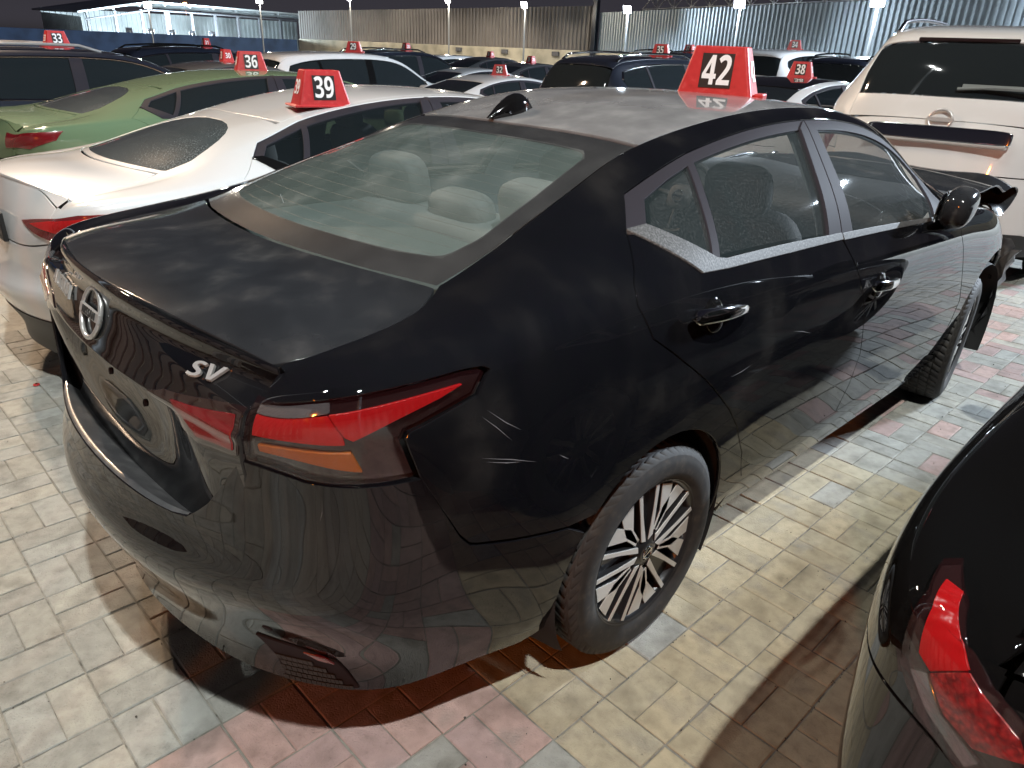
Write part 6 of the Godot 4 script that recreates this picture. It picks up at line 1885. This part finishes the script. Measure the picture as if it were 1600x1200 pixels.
func paving() -> void:
	var sand := noise_tex(51, 0.05, 4, [[0.0, Color(0.06, 0.057, 0.05)], [0.3, Color(0.20, 0.19, 0.165)], [1.0, Color(0.34, 0.32, 0.28)]], 256)
	mat("joint_sand", grey(1), 0.95, {"tex": sand, "scale": 1.3, "world": true})
	var g := ground_plane("ground", -60, 160, -160, 60, -0.0042, M.joint_sand)
	tag(g, "", "", "", "structure")
	var paving_root := group_node("paving")
	tag(paving_root, "grey, yellow and red concrete block paving of the car lot", "", "", "structure")
	var relief := noise_tex(61, 0.11, 4, [[0.0, grey(0.0)], [0.35, grey(0.55)], [1.0, grey(1.0)]], 512)
	var tints := []
	var bases := [Color(0.335, 0.332, 0.302), Color(0.43, 0.372, 0.262), Color(0.385, 0.275, 0.255)]
	var mats := []
	for c in 3:
		var row := []
		for k in 4:
			var base: Color = bases[c]
			var f: float = [0.90, 0.97, 1.03, 1.09][k]
			var hue: Color = [Color(1.0, 1.0, 1.0), Color(1.0, 0.985, 0.96), Color(0.985, 1.0, 1.02), Color(1.02, 1.0, 0.97)][k]
			var cc := Color(base.r * f * hue.r, base.g * f * hue.g, base.b * f * hue.b)
			var t := noise_tex(70 + c * 5 + k, 0.035, 5, [[0.0, cc * 0.72], [0.22, cc * 0.90], [0.5, cc * 0.99], [0.8, cc * 1.05], [1.0, cc * 1.16]], 256)
			row.append(mat("paver_%d_%d" % [c, k], grey(1), 0.8, {"tex": t, "scale": 2.2, "world": true, "bump": relief, "bump_cm": 0.28}))
		mats.append(row)
	# three shapes of paver, slightly worn
	var shapes := []
	var rng := RandomNumberGenerator.new()
	rng.seed = 7
	for k in 3:
		var b := MB.new()
		var w := 0.1985
		var h := 0.0985
		var e := 0.0018 + 0.0009 * k
		var top := []
		for q in [[-1, -1], [1, -1], [1, 1], [-1, 1]]:
			top.append(Vector3(q[0] * (w * 0.5 - e) + rng.randf_range(-0.001, 0.001), 0, q[1] * (h * 0.5 - e) + rng.randf_range(-0.001, 0.001)))
		var low := []
		for q in [[-1, -1], [1, -1], [1, 1], [-1, 1]]:
			low.append(Vector3(q[0] * w * 0.5, -e * 0.8, q[1] * h * 0.5))
		b.flat([top[3], top[2], top[1], top[0]])
		for i in 4:
			var j := (i + 1) % 4
			b.flat([top[i], top[j], low[j], low[i]])
			b.flat([low[i], low[j], low[j] + Vector3(0, -0.02, 0), low[i] + Vector3(0, -0.02, 0)])
		shapes.append(b.mesh())
	# basket weave: pairs of pavers, turned from one square to the next
	var all := []
	var eye := cam.position
	var inv := cam.transform.affine_inverse()
	var th := tan(deg_to_rad(cam.fov) * 0.5)
	for i in range(-34, 60):
		for j in range(-62, 30):
			var sx := -0.03 + i * 0.205 + 0.1025
			var sz := -0.03 + j * 0.205 - 0.02 + 0.1025
			for h in 2:
				var turn := (i + j) % 2 != 0
				var off := (h - 0.5) * 0.1025
				var p := Vector3(sx + (off if turn else 0.0), 0, sz + (0.0 if turn else off))
				p.y = ground_y(p.x, p.z)
				var c := paver_colour(sx, sz, rng)
				var t := Transform3D(Basis.from_euler(Vector3(rng.randf_range(-0.008, 0.008), (PI / 2 if turn else 0.0) + rng.randf_range(-0.008, 0.008), rng.randf_range(-0.008, 0.008))), p + Vector3(rng.randf_range(-0.0012, 0.0012), rng.randf_range(-0.0012, 0.0012), rng.randf_range(-0.0012, 0.0012)))
				var v := inv * p
				var seen: bool = v.z < -0.3 and absf(v.x) < -v.z * th * 1.36 and absf(v.y) < -v.z * th * 1.03
				# not those hidden under a car
				if absf(p.z) < 0.62 and p.x > -0.9 and p.x < 3.4: seen = false
				if p.z < -1.3 and p.x > -0.5: seen = false
				if p.z > 1.45 and p.x > -0.2: seen = false
				all.append([p.distance_to(eye) if seen else 1000.0 + p.distance_to(eye), t, c, rng.randi() % 4, rng.randi() % 3])
	all.sort_custom(func(a, b): return a[0] < b[0])
	for k in 300:
		put("paver", shapes[all[k][4]], mats[all[k][2]][all[k][3]], paving_root, all[k][1])
	var buckets := {}
	for k in range(300, all.size()):
		var key: int = all[k][2] * 4 + all[k][3]
		if not buckets.has(key): buckets[key] = []
		buckets[key].append(all[k][1])
	for key in buckets:
		var mm := MultiMesh.new()
		mm.transform_format = MultiMesh.TRANSFORM_3D
		mm.mesh = shapes[key % 3]
		mm.instance_count = buckets[key].size()
		for k in buckets[key].size():
			mm.set_instance_transform(k, buckets[key][k])
		var o := MultiMeshInstance3D.new()
		o.name = "paver_field" if not paving_root.has_node("paver_field") else "paver_field_%03d" % key
		o.multimesh = mm
		o.material_override = mats[key / 4][key % 4]
		o.set_meta("kind", "stuff")
		paving_root.add_child(o, true)

func corrugated(b: MB, a: Vector3, e: Vector3, y0: float, y1: float, period: float, depth: float, slant := 0.0) -> void:
	# profiled steel sheet from a to e
	var d := e - a
	var n := int(round(d.length() / period))
	var out := d.normalized().cross(Vector3.UP)
	var xs := []
	for k in n:
		for q in [[0.0, 0.0], [0.42, 0.0], [0.52, 1.0], [0.90, 1.0]]:
			xs.append([(k + q[0]) / n, q[1]])
	xs.append([1.0, 0.0])
	for k in xs.size() - 1:
		var p0: Vector3 = a + d * xs[k][0] + out * depth * xs[k][1]
		var p1: Vector3 = a + d * xs[k + 1][0] + out * depth * xs[k + 1][1]
		var t0: float = y1 + slant * xs[k][0]
		var t1: float = y1 + slant * xs[k + 1][0]
		b.flat([Vector3(p0.x, y0, p0.z), Vector3(p1.x, y0, p1.z), Vector3(p1.x, t1, p1.z), Vector3(p0.x, t0, p0.z)])

func grime() -> void:
	# dust and stains lying over the blocks, in patches wider than any block
	var dirt := noise_tex(101, 0.012, 6, [[0.0, Color(0.10, 0.09, 0.075, 0.30)], [0.30, Color(0.12, 0.11, 0.09, 0.12)], [0.48, Color(0.2, 0.18, 0.15, 0.0)], [0.60, Color(0.40, 0.39, 0.355, 0.02)], [1.0, Color(0.40, 0.39, 0.36, 0.40)]], 1024)
	mat("grime", grey(1), 0.95, {"tex": dirt, "scale": 0.42, "world": true, "alpha": 1.0})
	var b := MB.new()
	var rows := []
	for i in 21:
		var row := []
		for j in 17:
			row.append(Vector3(lerpf(-2.8, 5.2, i / 20.0), 0.0042, lerpf(-3.0, 3.4, j / 16.0)))
		rows.append(row)
	b.grid(rows)
	for k in b.n.size(): b.n[k] = Vector3.UP
	b_fix(b, 0)
	tag(put("paving_dust", b.mesh(), M.grime), "dust and faint stains lying over the block paving", "", "", "structure")

func litter() -> void:
	grime()
	# small stones and grit on the paving, a red cap
	var rng := RandomNumberGenerator.new()
	rng.seed = 77
	var b := MB.new()
	blob(b, Vector3.ZERO, Vector3(1, 0.7, 0.8), 0.8, Transform3D(), 7, 5)
	var stone := b.mesh()
	mat("grit", Color(0.075, 0.068, 0.06), 0.9)
	var mm := MultiMesh.new()
	mm.transform_format = MultiMesh.TRANSFORM_3D
	mm.mesh = stone
	mm.instance_count = 1400
	for k in 1400:
		var x := rng.randf_range(-1.9, 3.6)
		var z := rng.randf_range(-3.2, 1.7)
		if absf(z) < 0.8 and x > -0.9: z = 0.85 + absf(z)
		if rng.randf() < 0.6:
			# most of it gathers along the joints
			z = (roundf((z + 0.05) / 0.205) + rng.randf_range(-0.03, 0.03)) * 0.205 - 0.05
		var sz := rng.randf_range(0.0015, 0.005) * (1.7 if rng.randf() < 0.05 else 1.0)
		mm.set_instance_transform(k, Transform3D(Basis.from_euler(Vector3(0, rng.randf() * TAU, 0)).scaled(Vector3.ONE * sz), Vector3(x, sz * 0.3, z)))
	var o := MultiMeshInstance3D.new()
	o.name = "grit"
	o.multimesh = mm
	o.material_override = M.grit
	tag(o, "small stones and grit scattered over the paving", "grit", "", "stuff")
	add_child(o, true)
	b = MB.new()
	lathe(b, [Vector2(0.014, 0.0), Vector2(0.0155, 0.002), Vector2(0.014, 0.006), Vector2(0.0, 0.007)], 16, xf(Vector3.ZERO, Vector3(-PI / 2, 0, 0)))
	tag(put("bottle_cap", b.mesh(), M.red_plastic, self, xf(Vector3(-0.865, 0.001, -2.208))), "small red bottle cap on the grey paving beside the white sedan", "cap")

func wall_slab(a: Vector3, e: Vector3, y0: float, y1: float, th: float) -> ArrayMesh:
	var b := MB.new()
	var d := e - a
	var t := Transform3D(Basis(d.normalized(), Vector3.UP, d.normalized().cross(Vector3.UP)), (a + e) * 0.5)
	box(b, Vector3(0, (y0 + y1) * 0.5, 0), Vector3(d.length(), y1 - y0, th), 0.02, t)
	return b.mesh()

func wall_lamp(at: Vector3, aim: Vector3, energy: float, warm: int, col: Color, label: String, foot := 0.0) -> void:
	var root := group_node("wall_floodlight", self, Transform3D(Basis(), Vector3(at.x, foot, at.z)))
	tag(root, label, "floodlight", "floodlights on poles along the far wall")
	var h := at.y - foot
	var b := MB.new()
	tube(b, [Vector3(0, 0, 0), Vector3(0, h, 0)], 0.055, 8)
	put("pole", b.mesh(), M.steel_pole, root)
	var d := (aim - at).normalized()
	var t := facing(Vector3(0, h, 0) + d * 0.15, d)
	b = MB.new()
	box(b, Vector3(0, 0, -0.06), Vector3(0.52, 0.42, 0.10), 0.02)
	put("lamp_case", b.mesh(), M.lamp_case, root, t)
	b = MB.new()
	box(b, Vector3(0, 0, 0.004), Vector3(0.48, 0.38, 0.02), 0.006)
	put("lamp_glass", b.mesh(), [M.lamp_glow, M.lamp_glow_cool, M.lamp_glow_orange][warm], root, t)
	var l := OmniLight3D.new()
	l.name = "lamp_light"
	l.light_energy = energy
	l.light_color = col
	l.light_size = 0.16
	l.omni_range = 80.0
	l.omni_attenuation = 2.0
	l.shadow_enabled = true
	l.transform = facing(Vector3(0, h, 0) + d * 0.19, -d)
	root.add_child(l, true)

func surroundings() -> void:
	litter()
	var weather := noise_tex(91, 0.012, 5, [[0.0, grey(0.55)], [0.5, grey(0.85)], [1.0, grey(1.0)]], 256)
	mat("brown_sheet", Color(0.24, 0.215, 0.20), 0.55, {"tex": weather, "scale": 0.08, "world": true, "metal": 0.1})
	mat("grey_sheet", Color(0.33, 0.38, 0.42), 0.5, {"tex": weather, "scale": 0.08, "world": true, "metal": 0.1})
	mat("white_sheet", Color(0.62, 0.66, 0.67), 0.5, {"tex": weather, "scale": 0.08, "world": true})
	mat("cream_wall", Color(0.60, 0.545, 0.43), 0.85, {"tex": weather, "scale": 0.2, "world": true})
	mat("blue_wall", Color(0.055, 0.115, 0.26), 0.7, {"tex": weather, "scale": 0.2, "world": true})
	mat("fence_brown", Color(0.16, 0.10, 0.072), 0.6, {"tex": weather, "scale": 0.2, "world": true})
	var A := Vector3(27.0, 0, 8.0)
	var B := Vector3(40.7, 0, -34.0)
	var D := Vector3(37.0, 0, -67.5)
	var dn := (B - A).normalized()
	var b := MB.new()
	corrugated(b, B, A, 1.75, 4.05, 0.30, 0.07, 0.1)
	tag(put("sheet_metal_fence", b.mesh(), M.grey_sheet), "blue-grey corrugated metal fence on top of the far wall", "fence")
	b = MB.new()
	corrugated(b, D, B + Vector3(0.2, 0, -0.6), 1.70, 4.05, 0.34, 0.07, 0.42)
	tag(put("sheet_metal_fence", b.mesh(), M.brown_sheet), "brown corrugated metal fence on top of the far wall", "fence")
	b = MB.new()
	box(b, B + Vector3(-0.2, 2.4, -0.2), Vector3(0.35, 4.8, 0.35), 0.02)
	tag(put("fence_post", b.mesh(), M.navy_paint), "dark blue steel post between the brown and grey fences", "post")
	tag(put("boundary_wall", wall_slab(A, B, -0.6, 1.72, 0.3), M.cream_wall), "long cream wall under the blue-grey metal fence", "wall")
	tag(put("boundary_wall", wall_slab(B, D, -1.0, 1.70, 0.3), M.cream_wall), "long cream wall under the brown metal fence", "wall")
	tag(put("blue_wall", wall_slab(D + Vector3(-0.4, 0, 0), Vector3(-30, 0, -68.0), -1.0, 1.62, 0.3), M.blue_wall), "low blue painted wall in front of the lit shed", "wall")
	# dark boxes on the cream wall
	var order := ["first", "second", "third", "fourth", "fifth"]
	var nth := 0
	for q in [[B, D, 0.10], [B, D, 0.24], [B, D, 0.38], [B, D, 0.55], [B, D, 0.75], [B, A, 0.16], [B, A, 0.34], [B, A, 0.52], [B, A, 0.70]]:
		var p: Vector3 = q[0].lerp(q[1], q[2])
		var which: String = "%s dark box on the cream wall, counted from the dark post under the %s fence" % [order[nth % 5], "brown" if nth < 5 else "blue-grey"]
		nth += 1
		tag(put("wall_box", box_mesh(Vector3(-0.22, 1.42, 0), Vector3(0.14, 0.30, 0.62), 0.02), M.lamp_case, self, xf(p)), which, "wall box", "dark boxes along the cream wall")
	# scaffold frames above the grey fence
	var sc := group_node("roof_truss", self)
	tag(sc, "steel lattice framework standing above the blue-grey fence", "truss")
	for k in 24:
		var p := A.lerp(B, 0.02 + k * 0.04) + Vector3(3.0, 0, 0.5)
		b = MB.new()
		tube(b, [p, p + Vector3(0, 6.2, 0)], 0.05, 6)
		tube(b, [p + Vector3(0, 4.4, 0), p + dn * 1.7 + Vector3(0, 5.6, 0)], 0.035, 6)
		tube(b, [p + Vector3(0, 5.6, 0), p + dn * 1.7 + Vector3(0, 4.4, 0)], 0.035, 6)
		for y in [4.4, 5.1, 5.6]:
			tube(b, [p + Vector3(0, y, 0), p + dn * 1.75 + Vector3(0, y, 0)], 0.035, 6)
		put("truss_frame", b.mesh(), M.steel_pole, sc)
	# the lit shed behind the blue wall
	var shed := group_node("open_shed", self)
	tag(shed, "open steel shed with pale sheet walls, lit from inside behind the blue wall", "shed")
	b = MB.new()
	corrugated(b, Vector3(20.2, 0, -86), Vector3(47, 0, -86), 0.0, 3.5, 0.5, 0.08)
	put("back_wall", b.mesh(), M.white_sheet, shed)
	b = MB.new()
	corrugated(b, Vector3(20.2, 0, -74), Vector3(20.2, 0, -86), 0.0, 2.7, 0.5, 0.08, 0.4)
	put("side_wall", b.mesh(), M.white_sheet, shed)
	for rf in [[Vector3(19.6, 2.95, -72.5), Vector3(25.6, 4.05, -72.5), Vector3(25.6, 4.35, -86.5), Vector3(19.6, 3.2, -86.5)], [Vector3(25.6, 4.05, -72.5), Vector3(48, 3.75, -72.5), Vector3(48, 3.95, -86.5), Vector3(25.6, 4.35, -86.5)]]:
		b = MB.new()
		b.flat([rf[0], rf[1], rf[2], rf[3]])
		var lift := Vector3(0, 0.14, 0)
		b.flat([rf[3] + lift, rf[2] + lift, rf[1] + lift, rf[0] + lift])
		for k in 4:
			b.flat([rf[k], rf[(k + 1) % 4], rf[(k + 1) % 4] + lift, rf[k] + lift])
		put("roof", b.mesh(), M.white_sheet, shed)
	for k in 13:
		var x := 20.4 + k * 2.2
		put("column", box_mesh(Vector3(x, 1.7, -72.9), Vector3(0.20 if k != 3 else 0.45, 3.6 if x > 24 else 2.6 + (x - 20.4) * 0.25, 0.24), 0.01), M.lamp_case, shed)
		b = MB.new()
		var ry := lerpf(2.9, 3.95, clampf((x - 19.6) / 6.0, 0, 1)) - maxf(0.0, x - 25.6) * 0.012
		tube(b, [Vector3(x, ry, -73), Vector3(x, ry + 0.2, -86)], 0.09, 6)
		put("rafter", b.mesh(), M.steel_pole, shed)
	b = MB.new()
	tube(b, [Vector3(25.6, 3.5, -72.8), Vector3(47.5, 3.3, -72.8)], 0.08, 6)
	tube(b, [Vector3(20.2, 2.5, -72.8), Vector3(25.6, 3.5, -72.8)], 0.08, 6)
	put("eaves_beam", b.mesh(), M.lamp_case, shed)
	for k in 5:
		wall_lamp(Vector3(22.5 + k * 1.75, 1.78, -69.6), Vector3(24 + k * 2.5, 2.5, -86), 75.0, 1, Color(0.86, 0.95, 1.0), "%s of the five small floodlights lighting the shed behind the blue wall, from the left" % order[k])
	# lamps along the far wall
	var cool := Color(0.86, 0.94, 1.0)
	var warm := Color(1.0, 0.95, 0.86)
	for q in [[30.2, 3.75, -11.3, 1, "bluish white floodlight before the grey fence, just left of the large white off-roader"], [32.9, 3.9, -18.5, 1, "bluish white floodlight before the grey fence, right of the large number 42 hat"], [37.2, 3.95, -28.2, 1, "bluish white floodlight before the grey fence, nearest the dark post"], [39.2, 4.4, -38.6, 0, "white floodlight before the brown fence, nearest the dark post"], [38.6, 4.75, -46.0, 0, "white floodlight before the brown fence, above the white sedan 32"], [37.2, 4.95, -57.0, 0, "white floodlight before the brown fence, above the white SUV 29"]]:
		wall_lamp(Vector3(q[0] - 1.6, q[1], q[2] + 0.6), Vector3(q[0] - 14.0, 0, q[2] + 2.0), 90.0 if q[3] == 1 else 48.0, q[3], cool if q[3] == 1 else warm, q[4])
	wall_lamp(Vector3(30.0, 4.4, -61.0), Vector3(24, 0, -50), 20.0, 0, warm, "tall thin pole with a floodlight before the end of the brown fence")
	wall_lamp(Vector3(21.0, 3.5, -60.5), Vector3(10, 0, -40), 12.0, 0, warm, "tall thin pole with a floodlight in front of the shed")
	wall_lamp(Vector3(47.0, 5.7, -118.0), Vector3(20, 0, -60), 60.0, 2, Color(1.0, 0.45, 0.12), "distant orange street lamp behind the shed")
	# the fence behind the row, seen in the paint
	var board := box_mesh(Vector3.ZERO, Vector3(0.04, 2.1, 0.15), 0.004)
	var f := group_node("rear_fence")
	tag(f, "brown fence of upright boards closing the lot behind the row", "fence")
	for k in 150:
		put("fence_board", board, M.fence_brown, f, xf(Vector3(-2.9, 1.05, 1.3 - k * 0.215)))
	b = MB.new()
	for y in [0.3, 1.1, 1.9]:
		box(b, Vector3(-2.96, y, -14.7), Vector3(0.06, 0.08, 32.2), 0.0)
	put("fence_rail", b.mesh(), M.under, f)
